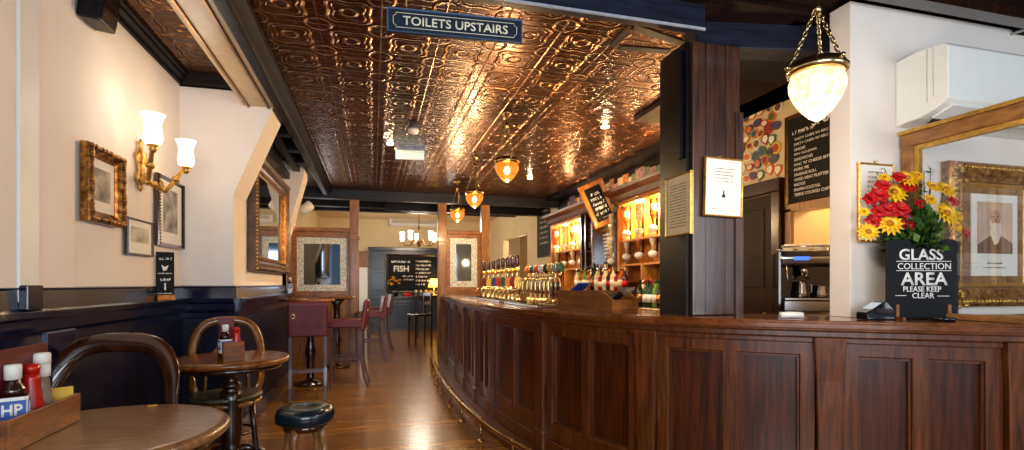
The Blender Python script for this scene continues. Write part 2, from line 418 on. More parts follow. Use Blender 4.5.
struct('wall_alcove_end', MB().box(3.45, 3.9, rec_y1, rec_y1+.1, 0, 3.1), 'cream2')
# pier and the wall facing the room beside it
struct('wall_pier', MB().box(2.47, 5.0, 2.2, 2.33, 1.1005, 2.80), 'cream', bevel=.002)
struct('wall_alcove_side', MB().box(4.9, 5.0, 0.5, 2.2, 0, 2.8), 'cream')

# ceilings
XL = -.76
struct('ceiling', MB().box(XL, 3.06, 2.43, YP, ZC, ZC+.1), 'copper')
struct('ceiling_alcove', MB().box(XN-.05, XL-.04, -1, YR, 2.95, 3.05), 'copper')
struct('ceiling_near', MB().box(-1.0, 5.0, -1.2, 2.43, 2.83, 2.95), 'plankdark')
struct('ceiling_servery', MB().box(2.35, 3.4, 2.45, 4.35, 2.80, 2.838), 'plankdark')
struct('ceiling_far', MB().box(XF, 4.4, YP, YE, 3.12, 3.2), 'cream2')
struct('ceiling_left_bay', MB().box(-1.5, XL-.04, YR, YP, 2.86, 2.95), 'plankdark')
struct('trim_3', MB().box(3.02, XR, 2.45, 9.05, 2.80, 2.90), 'beamy')           # black margin over the back bar
# left-hand beams
bm_ = MB(); bl, br = -1.04, ht.x+.02
bm_.box(bl, br, -1, YR-.0, 2.745, 2.96)
struct('trim_4', bm_, plain('cream_painted_beam', '#b89c74', .35, var=.1), bevel=.012)
mb = MB(); mb.box(bl+.035, bl+.05, -1, YR, 2.732, 2.746); mb.box(br-.06, br-.045, -1, YR, 2.732, 2.746)
struct('trim_5', mb, 'brassdark')
struct('trim_6', MB().box(br, br+.075, -1, YP, 2.72, 2.96), 'beamy', bevel=.01)
struct('trim_7', MB().prism([(br+.075, 2.76), (br+.13, 2.80), (br+.13, 2.86), (br+.075, 2.86)], 'y', 2.3, YP), 'beamy')
# dark cornice round the small ceiling
cp = [(0, .03), (.02, .03), (.03, .055), (.055, .07), (.06, .085), (.08, .09), (.085, .11), (0, .11)]
struct('trim_8', MB().prism([(XN+a, 2.84+b) for a, b in cp], 'y', -1, YR), 'cornice')
struct('trim_9', MB().prism([(YR-a, 2.84+b) for a, b in cp], 'x', XN, bl+.0), 'cornice')
# cross beams beyond the return: dark struts in the bay
mb = MB()
for k in range(3): mb.box(-1.0+.0, XL, 5.35+k*.62, 5.47+k*.62, 2.72, 2.86)
struct('trim_10', mb, 'beam')
mb = MB()
for k in range(2): mb.box(XB+.02+k*.12, XB+.09+k*.12, YR+.42, YB2-.35, 2.60+k*.1, 2.68+k*.1)
struct('trim_11', mb, 'beamy')

# main cross beam over the near end, and its fellow over the servery
struct('trim_12', MB().box(-.73, 1.74, 2.43, 2.48, 2.655, 2.80), 'bluebeam', bevel=.006)
struct('trim_13', MB().box(-.73, 3.2, 2.36, 2.60, 2.80, 2.86), 'plankdark')
p0, p1 = Vector((1.80, 2.60, 0)), Vector((3.25, 2.335, 0))
a_ = math.atan2(p1.y-p0.y, p1.x-p0.x)
o = MB().box(0, (p1-p0).length, 0, .16, 2.655, 2.82).build('trim_14', 'bluebeam', kind='structure', loc=(p0.x, p0.y, 0), rotz=a_, bevel=.006)
struct('trim_15', MB().box(2.05, 3.3, 2.62, 2.95, 2.66, 2.80), 'beam')
struct('trim_16', MB().box(1.6, 5.0, 2.05, 2.13, 2.77, 2.83), 'turned')
# boards framing the corner of the copper ceiling beside the post
def ceil_board(n, a, b, w, z=ZC-.005, mat='beam'):
    A = at(*a, Z=z); Bv = at(*b, Z=z); d = (Bv-A).normalized(); s = Vector((-d.y, d.x, 0))*w/2
    struct(n, MB().quadslab([A-s, Bv-s, Bv+s, A+s], (0, 0, .02)), mat)
ceil_board('trim_17', (632, 26), (612, 47), .05); ceil_board('trim_18', (632, 27), (682, 44), .06, mat='bluebeam'); ceil_board('trim_19', (618, 48), (668, 52), .06)

# partition beam and the beams beyond it
struct('trim_20', MB().box(-1.3, XR, YP-.1, YP+.06, 2.69, 2.90), 'bluebeam', bevel=.01)
for k, (yy, z0) in enumerate(((10.3, 2.76), (11.9, 2.90))):
    struct('trim_%d' % (21+k), MB().box(XF, 3.3, yy, yy+.22, z0, 3.12), 'beam', bevel=.01)
struct('trim_24', MB().box(.2, XR, 9.9, 10.05, 2.66, 2.8), 'beam')

# wainscot: boards, two-step rail with ledge
def wains(nm, y0, y1, x, boards='navy'):
    struct('wainscot_'+nm, MB().box(x, x+.03, y0, y1, .12, 1.06), boards)
    struct('baseboard_'+nm, MB().box(x, x+.045, y0, y1, 0, .14), 'navyrail', bevel=.006)
    r = MB().prism([(x, 1.0), (x+.04, 1.0), (x+.045, 1.05), (x+.06, 1.07), (x+.065, 1.12), (x+.10, 1.135), (x+.105, 1.16), (x+.025, 1.165), (x+.02, 1.25), (x+.03, 1.262), (x, 1.268)], 'y', y0, y1)
    struct('dado_rail_'+nm, r, 'navyrail')
wains('left', -1.2, YR, XN)
wains('bay', YR+.0, YB2, XB)
x0, x1 = XN, XB
struct('wainscot_return', MB().box(x0, x1+.03, YR-.03, YR, .12, 1.06), 'navyx')
struct('baseboard_return', MB().box(x0, x1+.045, YR-.045, YR, 0, .14), 'navyrail')
y = YR
struct('dado_rail_return', MB().prism([(y, 1.0), (y-.04, 1.0), (y-.045, 1.05), (y-.06, 1.07), (y-.065, 1.12), (y-.10, 1.135), (y-.105, 1.16), (y-.025, 1.165), (y-.02, 1.25), (y-.03, 1.262), (y, 1.268)], 'x', x0, x1+.03), 'navyrail')
struct('wainscot_far_left', MB().box(XF, XF+.03, YB2, YP, 0, 1.2), 'navy')
# boxed near part of the rail band
struct('trim_25', MB().box(XN+.02, XN+.06, yb0, at(44, 300, X=XN+.06).y, 1.165, 1.275), 'navyrail', bevel=.006)

# door of the servery in the right wall
dy0, dy1 = at(741, 200, X=XR).y+.9, at(784, 200, X=XR).y
dz = 2.10
d = MB().box(XR-.045, XR-.01, dy1+.07, dy0-.07, 0, dz-.06).build('door_1', wood('dark_door_wood', '#0a0504', '#2e180c', .5, (14, 14, 1.2), .0, .3, spec=.2), kind='structure')
mb = MB(); ym = (dy0+dy1)/2
for (a, b) in ((dy1+.17, ym-.04), (ym+.04, dy0-.17)):
    for (c, e) in ((.2, .95), (1.25, 1.93)):
        mb.box(XR-.052, XR-.044, a, b, c, e)
mb.build('door_panel', d.data.materials[0], d, bevel=.004)
MB().box(XR-.075, XR-.045, dy1+.10, dy1+.12, 1.0, 1.03).ball((XR-.09, dy1+.11, 1.02), .025).build('door_handle', 'brassdark', d)
mb = MB(); mb.box(XR-.07, XR, dy1-.02, dy1+.07, 0, dz+.04); mb.box(XR-.07, XR, dy0-.07, dy0+.02, 0, dz+.04); mb.box(XR-.09, XR, dy1-.04, dy0+.04, dz-.05, dz+.06)
struct('trim_26', mb, 'turned', bevel=.006)
mb = MB(); mb.box(XR-.03, XR, at(792, 250, X=XR).y-.02, at(788, 250, X=XR).y, .9, at(800, 208, X=XR).z); mb.box(XR-.03, XR, 2.4, at(788, 250, X=XR).y, at(792, 212, X=XR).z, at(792, 212, X=XR).z+.06)
struct('trim_27', mb, 'pine')
struct('wainscot_servery', MB().box(XR-.02, XR, 2.35, 4.8, 0, .95), 'turned')

# posts and beam carrying the pillar
pX0, pX1, pY0, pY1 = 1.736, 2.05, 2.54, 2.83
t = MB().box(pX0, pX1, pY0, pY1, 1.1, 2.655).build('pillar', 'barblue', kind='structure', bevel=.008)
MB().box(pX0-.022, pX0-.002, pY0+.03, pY1+.02, 1.1, 2.66).build('pillar_side_board', 'black', t)
MB().box(pX1-.04, pX1+.012, pY0-.012, pY0+.03, 1.1, 2.27).build('pillar_corner_bead', 'barblue', t)
MB().box(pX0-.045, pX0-.022, pY0+.06, pY0+.10, 2.0, 2.62).build('pillar_conduit', 'black', t)

# ---------- partition screens of honey pine ----------
P1, P2, P3 = at(354.5, 284, Y=YP), at(442, 284, Y=YP), at(485, 284, Y=YP)
def post(x, zt, label):
    t = thing('wooden_post', label, 'post', (x, YP, 0), group='pine posts of the partition')
    MB().box(-.075, .075, -.07, .07, 0, zt).build('post', 'pine', t, bevel=.01)
    MB().box(-.045, .045, -.078, -.068, .35, 1.95).build('raised_panel', 'pine', t, bevel=.004)
    MB().box(-.045, .045, -.078, -.068, 2.12, zt-.1).build('upper_panel', 'pine', t, bevel=.004)
    MB().box(-.09, .09, -.085, .085, 2.02, 2.08).build('collar', 'pineh', t, bevel=.006)
    return t
post(P1.x, 2.69, 'honey pine post at the right edge of the left etched-mirror screen')
post(P2.x, 2.69, 'honey pine post at the far end of the bar counter, nearer the gangway')
post(P3.x, 2.69, 'honey pine post behind the far end of the bar, right of its mirror')
def screen(x0, x1, mx0, mx1, mz0, mz1, zt, label, zb=0):
    t = thing('partition_screen', label, 'screen', ((x0+x1)/2, YP, 0)); c = (x0+x1)/2
    x0 -= c; x1 -= c; mx0 -= c; mx1 -= c
    fr = MB(); fr.box(x0, x1, -.03, .03, mz1, zt); fr.box(x0, x1, -.03, .03, mz0-.09, mz0); fr.box(x0, mx0, -.03, .03, mz0, mz1); fr.box(mx1, x1, -.03, .03, mz0, mz1)
    fr.build('frame', 'pineh', t, bevel=.006)
    MB().box(x0, x1, -.06, .06, zt-.05, zt+.02).build('cornice', 'pineh', t, bevel=.015)
    MB().box(x0, x1, -.02, .02, zb, mz0-.09).build('lower_board', 'pine', t)
    n = max(2, int((x1-x0)/.3)); w = (x1-x0)/n
    for k in range(n): MB().box(x0+k*w+.05, x0+(k+1)*w-.05, -.034, -.02, zb+.15, mz0-.2).build('lower_panel', 'pine', t, bevel=.008)
    e = MB(); b = .105; e.box(mx0, mx1, -.012, .0, mz0, mz0+b); e.box(mx0, mx1, -.012, 0, mz1-b, mz1); e.box(mx0, mx0+b, -.012, 0, mz0+b, mz1-b); e.box(mx1-b, mx1, -.012, 0, mz0+b, mz1-b)
    e.build('etched_border', 'frost', t)
    MB().box(mx0+b, mx1-b, -.008, .0, mz0+b, mz1-b).build('mirror_glass', mirr, t)
    return t
mirr = plain('dim_mirror', '#7f8c9a', .05, 1, var=.1, scale=3)
m0, m1 = at(297, 237, Y=YP), at(347, 291, Y=YP)
screen(XF+.03, P1.x-.075, m0.x, m1.x, m1.z, m0.z, at(320, 229, Y=YP).z, 'wide honey pine screen with an etched mirror, left of the gangway')
m0, m1 = at(450, 238, Y=YP), at(477, 287, Y=YP)
screen(P2.x+.075, P3.x-.075, m0.x, m1.x, m1.z, m0.z, at(460, 232, Y=YP).z, 'narrow pine screen with an etched mirror above the far end of the bar')

struct('trim_30', MB().box(-.73, 1.735, 2.422, 2.432, 2.655, 2.668), plain('beam_edge_highlight', '#9aa0ac', .4))  # added pale strip: painted highlight along the lower edge of the cross beam
struct('trim_31', MB().box(XR-.012, XR-.001, 4.4, 9.0, 2.44, 2.80), 'cornice')
# ---------- the bar ----------
ctrl = [(1.13, 8.92), (1.09, 8.4), (1.02, 7.4), (.965, 6.2), (.965, 5.1), (1.02, 4.25), (1.12, 3.6), (1.25, 3.12), (1.43, 2.72), (1.70, 2.38), (2.06, 2.08), (2.45, 1.82), (2.85, 1.59), (3.35, 1.34), (3.9, 1.1)]
def catmull(P, n=14):
    out = []
    for i in range(1, len(P)-2):
        for k in range(n):
            t = k/n; p0, p1, p2, p3 = [Vector(p) for p in P[i-1:i+3]]
            out.append(.5*((2*p1)+(-p0+p2)*t+(2*p0-5*p1+4*p2-p3)*t*t+(-p0+3*p1-3*p2+p3)*t**3))
    return out
PATH = catmull([(1.17, 9.4)]+ctrl+[(4.4, .86)])
NRM = []
for i in range(len(PATH)):
    d = (PATH[min(i+1, len(PATH)-1)]-PATH[max(i-1, 0)]).normalized(); NRM.append(Vector((d.y, -d.x)))
SL = [0]
for a, b in zip(PATH, PATH[1:]): SL.append(SL[-1]+(b-a).length)
def pt(s, o=0):
    """point on the bar line at arc length s, offset o towards the customers"""
    s = max(0, min(SL[-1]-1e-6, s))
    i = next(k for k in range(len(SL)-1) if SL[k+1] > s); t = (s-SL[i])/(SL[i+1]-SL[i])
    return PATH[i].lerp(PATH[i+1], t)+NRM[i].lerp(NRM[i+1], t).normalized()*o
def dirang(s):
    d = pt(s+.02)-pt(s-.02); return math.atan2(d.y, d.x)
def s_at_px(px, z=.6, o=-.05):
    best = None
    for k in range(2000):
        s = SL[-1]*k/2000; p = pt(s, o); X, _, zc = proj((p.x, p.y, z))
        if best is None or abs(X-px) < best[0]: best = (abs(X-px), s)
    return best[1]
def ribbon(mb, s0, s1, o0, o1, z0, z1, step=.06, z1b=None):
    n = max(1, math.ceil((s1-s0)/step)); rings = []
    for k in range(n+1):
        s = s0+(s1-s0)*k/n; a = pt(s, o0); b = pt(s, o1)
        rings.append([mb.bm.verts.new((q.x, q.y, z)) for q, z in ((a, z0), (b, z0), (b, z1 if z1b is None else z1b), (a, z1))])
    for A, Bv in zip(rings, rings[1:]):
        for j in range(4): mb.bm.faces.new((A[j], A[(j+1) % 4], Bv[(j+1) % 4], Bv[j]))
    mb.bm.faces.new(rings[0][::-1]); mb.bm.faces.new(rings[-1])
    return mb
S1 = SL[-1]-.02
bar = thing('bar_counter', 'long curved dark oak bar front with recessed panels and pilasters', 'bar', (0, 0, 0))
ribbon(MB(), .05, S1, -.13, -.11, .05, 1.04).build('carcass', 'barpanel', bar)
ribbon(MB(), .03, S1, -.12, -.045, 0, .17).build('plinth', 'barw', bar, bevel=.01)
mb = MB(); ribbon(mb, .03, S1, -.12, -.07, .17, .29); ribbon(mb, .03, S1, -.12, -.065, .92, 1.045)
mb.build('rail', 'barw', bar, bevel=.006)
mb = MB(); ribbon(mb, .03, S1, -.12, -.03, 1.015, 1.048); ribbon(mb, .03, S1, -.12, -.05, .985, 1.015)
mb.build('cornice_moulding', 'barw', bar, bevel=.006)
ribbon(MB(), .03, S1, -.045, .06, 0, .07).build('kick_step', 'barw', bar, bevel=.01)
pil_px = [448.5, 456, 465, 476, 491, 541, 646, 829, 1022]
pil_w = [.09, .09, .09, .09, .1, .11, .12, .12, .12]
pil_s = [s_at_px(p) for p in pil_px]
for s, w in zip(pil_s, pil_w):
    mb = MB(); wt = w/2+.012; wb_ = w/2-.01
    vs = []
    for z, hw, oo in ((.17, wb_, -.035), (.80, w/2, -.03), (1.015, wt, -.018)):
        vs.append([mb.bm.verts.new((q.x, q.y, z)) for q in (pt(s-hw, -.10), pt(s+hw, -.10), pt(s+hw, oo), pt(s-hw, oo))])
    for A, Bv in zip(vs, vs[1:]):
        for j in range(4): mb.bm.faces.new((A[j], A[(j+1) % 4], Bv[(j+1) % 4], Bv[j]))
    mb.bm.faces.new(vs[0][::-1]); mb.bm.faces.new(vs[-1])
    mb.build('pilaster', 'barw', bar, bevel=.006)
    mb = MB(); ribbon(mb, s-w/2-.015, s+w/2+.015, -.10, -.02, .0, .22); mb.build('pilaster_base', 'barw', bar, bevel=.008)
edges = [.06]+pil_s+[S1]
for i, (a, b) in enumerate(zip(edges, edges[1:])):
    wa = .05 if i == 0 else pil_w[i-1]/2; wb = .03 if i == len(edges)-2 else pil_w[i]/2
    a += wa; b -= wb
    if b-a < .15: continue
    n = 1 if b-a < .42 else 2
    st = .07; pw = (b-a-st*(n+1))/n
    for k in range(n+1): ribbon(MB(), a+k*(pw+st), a+k*(pw+st)+st, -.11, -.065, .28, .93).build('stile', 'barw', bar, bevel=.004)
    for k in range(n):
        s0 = a+st+k*(pw+st); s1 = s0+pw
        pn = ribbon(MB(), s0+.004, s1-.004, -.112, -.104, .29, .92).build('panel', 'barpanel', bar, bevel=.01)
        m = MB(); ribbon(m, s0, s1, -.104, -.08, .908, .92); ribbon(m, s0, s1, -.104, -.08, .29, .302); ribbon(m, s0, s0+.01, -.104, -.08, .302, .908); ribbon(m, s1-.01, s1, -.104, -.08, .302, .908)
        m.build('bead', 'barw', pn)
# the top
mb = MB(); ribbon(mb, 0, S1, -.55, -.012, 1.048, 1.10)
ribbon(mb, 0, S1, -.012, 0, 1.058, 1.09)
ct = tag(mb.build('counter_top', 'counter', bevel=.008), 'continuous polished wooden counter top along the curved bar', 'counter top')
# brass foot rail
fr = thing('foot_rail', 'long curved brass foot rail on short brass legs along the bar base', 'rail', (0, 0, 0))
pts = [(*pt(s, .195), .17) for s in [.25+i*.08 for i in range(int((S1-.6)/.08))]]
MB().sweep(pts, .02, 10).build('rail', 'railbrass', fr)
s = .45
while s < S1-.5:
    p = pt(s, .195)
    m = MB(); m.bar((p.x, p.y, 0), (p.x, p.y, .15), .011, 8); m.lathe([(.035, 0), (.035, .008), (.014, .02)], 12, Matrix.Translation((p.x, p.y, .001)))
    m.build('bracket', 'railbrass', fr)
    MB().ball((p.x, p.y, .17), .027).build('rail_collar', 'railbrass', fr)
    s += .62

# ---------- on the counter ----------
def on_bar(px, X=None, D=None, z=1.10):
    return at(px, 300, X=X) if X is not None else at(px, 300, D=D)
# drip trays
for (pa, pb, X, lb) in ((481, 519, 1.38, 'long steel drip tray under the row of tall handpumps'), (525, 562, 1.36, 'steel drip tray under the swan-neck taps')):
    A = at(pa, 300, X=X); Bv = at(pb, 300, X=X); L = abs(A.y-Bv.y)
    t = thing('drip_tray', lb, 'drip tray', (X-.09, (A.y+Bv.y)/2, 1.101))
    MB().box(-.11, .13, -L/2, L/2, 0, .018).build('tray', 'chrome', t, bevel=.004)
    m = MB()
    for k in range(int(L/.03)): m.box(-.09, .11, -L/2+.02+k*.03, -L/2+.03+k*.03, .018, .022)
    m.build('grille', 'smoked', t)
# tall handpumps
hp_cols = ['#5a1214', '#c8a040', '#1c3c7a', '#b01c18', '#204a28', '#c07020', '#6a1420', '#e0c060']
def handpump():
    t = thing('handpump', '', 'handpump', (0, 0, 0))
    MB().lathe([(.045, 0), (.045, .02), (.03, .03), (.03, .10), (.038, .11), (.038, .13), (.02, .15)], 14).build('base', 'brass', t)
    MB().sweep([(-.02, 0, .09), (-.08, 0, .12), (-.10, 0, .10), (-.10, 0, .04)], .009, 8).build('spout', 'brass', t)
    MB().lathe([(.012, .14), (.014, .25), (.020, .27), (.014, .29), (.022, .33), (.024, .36)], 12).build('ferrule', 'brass', t)
    MB().lathe([(.020, .36), (.027, .39), (.024, .42), (.03, .45), (.02, .48), (0, .485)], 12).build('handle', 'bent', t)
    MB().lathe([(.028, .30), (.028, .345)], 12).build('band', 'goldbright', t)
    return t
n = 8
for k in range(n):
    px = 484+k*(517-484)/(n-1)
    A = at(px, 300, X=1.44)
    if k == 0: h = handpump(); h.location = (A.x, A.y, 1.10); base_hp = h
    else: h = dup(base_hp, (A.x, A.y, 1.10))
    h['group'] = 'tall handpumps on the bar'
names = ['dark red', 'gold', 'blue', 'bright red', 'dark green', 'orange', 'crimson', 'pale yellow']
for k, h in enumerate([o for o in bpy.data.objects if o.name.startswith('handpump')]):
    h['label'] = 'tall brass handpump with a %s badge in the far row on the bar' % names[k]
    m = plain('badge_'+names[k].replace(' ', '_'), hp_cols[k], .4, var=.1)
    MB().prism([(-.032, .15), (.032, .15), (.04, .2), (.03, .245), (0, .26), (-.03, .245), (-.04, .2)], 'y', -.04, -.03).build('badge', m, h)
# swan-neck taps
def tap():
    t = thing('beer_tap', '', 'beer tap', (0, 0, 0))
    MB().lathe([(.038, 0), (.038, .015), (.02, .03), (.016, .05)], 14).build('flange', 'brass', t)
    pts = [(0, 0, .03), (0, 0, .17)]+[(-.05+.05*math.cos(a), 0, .18+.05*math.sin(a)) for a in [i*PI/8 for i in range(9)]]+[(-.10, 0, .13), (-.10, 0, .10)]
    MB().sweep(pts, .0105, 10).build('neck', 'brass', t)
    MB().lathe([(.012, .22), (.014, .26), (.011, .28)], 10).build('lever_stem', 'brass', t)
    return t
tn = ['orange and white', 'dark green', 'red', 'white and blue', 'black and gold', 'yellow', 'grey', 'green and gold']
tcol = ['#c85a30', '#1f4a3a', '#b8281c', '#d8dce8', '#2a2418', '#c89a20', '#8a9098', '#3c6a34']
tt = None
for k in range(8):
    px = 528.5+k*(560-528.5)/7
    A = at(px, 300, X=1.44)
    if tt is None: h = tt = tap(); h.location = (A.x, A.y, 1.10)
    else: h = dup(tt, (A.x, A.y, 1.10))
    h['group'] = 'swan-neck beer taps'
for k, h in enumerate([o for o in bpy.data.objects if o.name.startswith('beer_tap')]):
    h['label'] = 'brass swan-neck beer tap topped by a %s badge' % tn[k]
    m = plain('tap_badge_%s' % tn[k].replace(' ', '_'), tcol[k], .4, var=.15)
    MB().lathe([(.012, -.008), (.036, -.006), (.036, .006), (.012, .008)], 16, Matrix.Translation((0, 0, .315)) @ Matrix.Rotation(PI/2, 4, 'X')).build('badge', m, h)
    MB().ring((0, 0, .315), .037, .004, M=Matrix.Rotation(PI/2, 4, 'X')).build('badge_rim', 'brass', h)
# small dark T-bar font behind the taps
t = thing('beer_font', 'small dark beer font behind the swan-neck taps', 'beer font', (1.56, at(556, 300, X=1.56).y, 1.10))
MB().lathe([(.05, 0), (.05, .02), (.035, .04), (.035, .13), (.05, .15), (.05, .19), (.03, .2)], 16).build('body', 'smoked', t)
MB().sweep([(-.03, 0, .16), (-.10, 0, .15), (-.10, 0, .09)], .01, 8).build('spout', 'chrome', t)

# wooden till box at the turn of the bar
sb = s_at_px(562, 1.15, -.1); sb2 = s_at_px(616, 1.15, -.1)
A = pt(sb, -.06); Bv = pt(sb2, -.06); d = (Bv-A); ang = math.atan2(d.y, d.x); L = d.length
t = thing('wooden_box', 'long open wooden box standing on the bar beside the taps, its right end sloping', 'box', (A.x, A.y, 1.101), ang)
H = .135; m1_ = L*.60
m = MB(); m.prism([(0, 0), (L, 0), (L, H*.62), (L*.86, H*.95), (L*.64, H), (0, H)], 'y', 0, .014); m.prism([(0, 0), (L, 0), (L, H*.62), (L*.86, H*.95), (L*.64, H), (0, H)], 'y', .22, .234)
m.build('side', 'crate', t)
m = MB(); m.box(0, .014, .014, .22, 0, H); m.box(m1_, m1_+.012, .014, .22, 0, H*.95); m.box(L-.014, L, .014, .22, 0, H*.6); m.box(.01, L-.01, .014, .22, .0, .01)
m.build('divider', 'crate', t)
t2 = thing('card_reader', 'small black screen device lying in the sloping end of the wooden box', 'device', (*pt(sb+.80*(sb2-sb), -.17), 1.18), ang, rot=(.5, 0, ang))
MB().box(-.07, .07, -.05, .05, 0, .03).build('body', 'smoked', t2, bevel=.006)
MB().box(-.055, .055, -.04, .03, .03, .032).build('screen', 'black', t2)
p = pt(sb+.09*(sb2-sb), -.17)
t2 = thing('tablet', 'tilted blue-white lit tablet on top of the wooden box beside the taps', 'tablet', (p.x+.03, p.y, 1.235), ang, rot=(0, -.6, ang+.1))
MB().box(-.08, .08, -.06, .06, 0, .014).build('body', plain('blue_case', '#1c3c8c', .3), t2, bevel=.004)
MB().box(-.07, .07, -.05, .05, .014, .016).build('screen', glow('lit_screen', '#9cc4ff', 1.6, '#2040a0'), t2)
p = pt(s_at_px(628, 1.15, -.32), -.30)
t = tag(MB().lathe([(.035, 0), (.035, .003), (.004, .008), (.004, .085), (.012, .095), (.058, .155), (.056, .157), (.008, .098), (0, .096)], 20).build('cocktail_glass', glassy('green_tint_glass', '#d8f0e0', .03, .9, .55), loc=(p.x, p.y, 1.101)), 'stemmed cocktail glass on the bar behind the sloping end of the box', 'glass')
# white napkins
p = at(655, 309, Z=1.12)
t = tag(MB().box(-.05, .05, -.03, .03, 0, .035).build('napkin_stack', 'paper', loc=(pX0-.28, 3.02, 1.101), rotz=.3, bevel=.003), 'small white stack of napkins on the bar left of the dark pillar', 'napkins')
p = at(784, 314, Z=1.12)
t = thing('folded_cloth', 'rolled white bar cloth lying on the counter right of the dark pillar', 'cloth', (p.x, p.y-.05, 1.101), -.2)
MB().sweep([(-.06, 0, .016), (0, .004, .018), (.06, 0, .016)], .016, 10).build('roll', 'paper', t)
# ---------- back bar along the right wall ----------
XBK = 3.27
def yAt(px, X): return at(px, 300, X=X).y
XF_ = 2.98
yA0, yA1 = 4.75, yAt(617, XF_)         # near lit bay
yM0, yM1 = yAt(616, XF_), yAt(593, XF_)
yB0, yB1 = yAt(581, XF_), yAt(550.5, XF_)
bb = thing('back_bar_cabinet', 'tall honey wooden back bar with two lit shelf bays and a gilt mirror between', 'back bar', (XBK, yB1, 0))
ox, oy = XBK, yB1
def B(mb, name, mat, par=bb, bevel=.004):
    o = mb.build(name, mat, par, bevel=bevel); o.location = (-ox, -oy, 0) if par is bb else (0, 0, 0); return o
ZT = 2.42
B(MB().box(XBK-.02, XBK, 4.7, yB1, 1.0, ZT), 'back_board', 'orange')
B(MB().box(2.80, XBK, 4.5, yB1+.1, 0, .98), 'lower_cupboard', 'turned')
B(MB().box(2.72, XBK, 4.45, yB1+.15, .98, 1.03), 'back_counter', 'counter')
for y0, y1 in ((yA0, yA1), (yB0, yB1)):
    m = MB(); 
    for yy in (y0, y1-.045): m.box(XF_, XBK, yy, yy+.045, 1.03, 2.3)
    m.box(XF_, XBK, (y0+y1)/2-.012, (y0+y1)/2+.012, 1.03, 1.52)
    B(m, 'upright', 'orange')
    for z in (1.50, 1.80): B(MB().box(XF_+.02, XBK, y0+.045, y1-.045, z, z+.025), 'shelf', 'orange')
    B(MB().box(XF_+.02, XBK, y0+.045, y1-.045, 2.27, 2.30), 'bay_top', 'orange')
    B(MB().box(3.18, XBK-.03, y0+.05, (y0+y1)/2, 1.05, 1.48), 'cupboard_door', 'pine')
B(MB().prism([(XF_-.02, 2.30), (XBK, 2.30), (XBK, 2.46), (XF_-.14, 2.46), (XF_-.13, 2.42), (XF_-.06, 2.38), (XF_-.04, 2.32)], 'y', 4.65, yB1+.05), 'cornice', 'cornicewood')
for yy in (yM0-.03, yM1-.02, (yM1+yB0)/2, yB0-.06): B(MB().box(XF_-.02, XBK, yy, yy+.05, 1.03, 2.32), 'column', 'bent')
for z in (1.3, 1.52, 1.74, 1.96, 2.14): B(MB().box(XF_+.02, XBK, yM1, yB0, z, z+.018), 'narrow_shelf', 'bent')
B(MB().box(XBK-.05, XBK-.021, yM0, yM1, 1.25, 2.3), 'mirror_back', 'darkframe')
my0, my1 = yAt(613, XF_+.05), yAt(596, XF_+.05)
mz1, mz0 = at(604, 229, X=XF_+.05).z, 1.45
t = framed('bar_mirror', 'narrow gilt-framed mirror with etched lettering in the middle of the back bar', my1-my0, mz1-mz0, (XF_+.10, (my0+my1)/2, mz0), -PI/2, .035, .03, 'goldbright', 'mirror', cat='mirror')
m = MB()
for k in range(7): scribble(m, -.12+.01*k, .12-.01*k, (mz1-mz0)*.85-.05*k, .025, y=-.014)
m.build('lettering', 'chalk', t)
# spotlights inside the bays
for i, (y, nm) in enumerate(((yA0+.25, 'near'), (yA0+.75, 'near'), (yB0+.3, 'far'), (yB0+.9, 'far'))):
    t = thing('shelf_downlight', '%s downlight in the top of the %s lit bay' % ('pillar-side' if i % 2 == 0 else 'far-side', nm), 'light', (XF_+.10, y, 2.262), group='shelf downlights')
    MB().lathe([(.03, 0), (.03, .008), (.0, .008)], 14).build('trim', 'brass', t)
    MB().lathe([(.022, -.006), (.02, .0), (0, .0)], 12).build('bulb', glow('downlight_bulb', '#ffdf9a', 60), t)

# bottles
def bottle(cap='red', glass='green', label='paper', h=.3, r=.037, name='bottle'):
    t = thing(name, '', 'bottle')
    MB().lathe([(r*.9, 0), (r, .01), (r, h*.58), (r*.85, h*.66), (r*.36, h*.76), (r*.33, h*.93)], 14).build('body', glass, t)
    MB().lathe([(r*1.02, h*.18), (r*1.02, h*.46)], 14).build('label_band', label, t)
    MB().lathe([(r*.4, h*.86), (r*.4, h), (0, h)], 10).build('cap', cap, t)
    return t
kinds = {
 'green': ('green wine bottle', bottle('red', 'green', 'paper')),
 'lime': ('pale green bottle', bottle('green', 'greenlite', 'paper')),
 'dark': ('dark bottle with gold label', bottle('black', 'darkglass', 'gold')),
 'amber': ('amber spirit bottle', bottle('gold', 'amber', 'papery', .28, .038)),
 'clear': ('clear spirit bottle', bottle('chrome', 'clearb', 'paper', .29, .036)),
 'redb': ('squat red liqueur bottle', bottle('black', plain('red_liqueur', '#8a1010', .1, coat=.5), 'papery', .24, .04)),
 'brown': ('brown bottle with red label', bottle('goldbright', 'brownsauce', 'red', .26, .036)),
}
used = set()
def put_bottle(k, x, y, z, where, grp):
    lab, proto = kinds[k]
    L = '%s %s' % (lab, where)
    if k not in used:
        used.add(k); proto.location = (x, y, z); proto['label'] = L; proto['group'] = grp; return proto
    return dup(proto, (x, y, z), label=L, group=grp)
# on the back counter close to the dark pillar
seq = ['dark', 'green', 'green', 'lime', 'dark', 'clear', 'amber']
rows = [(2.80, 0), (2.90, .05)]
for j, px in enumerate((640, 646, 651, 656, 660, 665, 669)):
    y = yAt(px, 2.82)
    put_bottle(seq[j], 2.82, y, 1.031, 'in the front row by the pillar, %s from the left' % ('first second third fourth fifth sixth last'.split()[j]), 'wine bottles on the back counter')
for j, px in enumerate((643, 649, 654, 659, 664)):
    put_bottle(['clear', 'dark', 'redb', 'lime', 'brown'][j], 2.95, yAt(px, 2.95), 1.031, 'in the second row beside the dark pillar', 'wine bottles on the back counter')
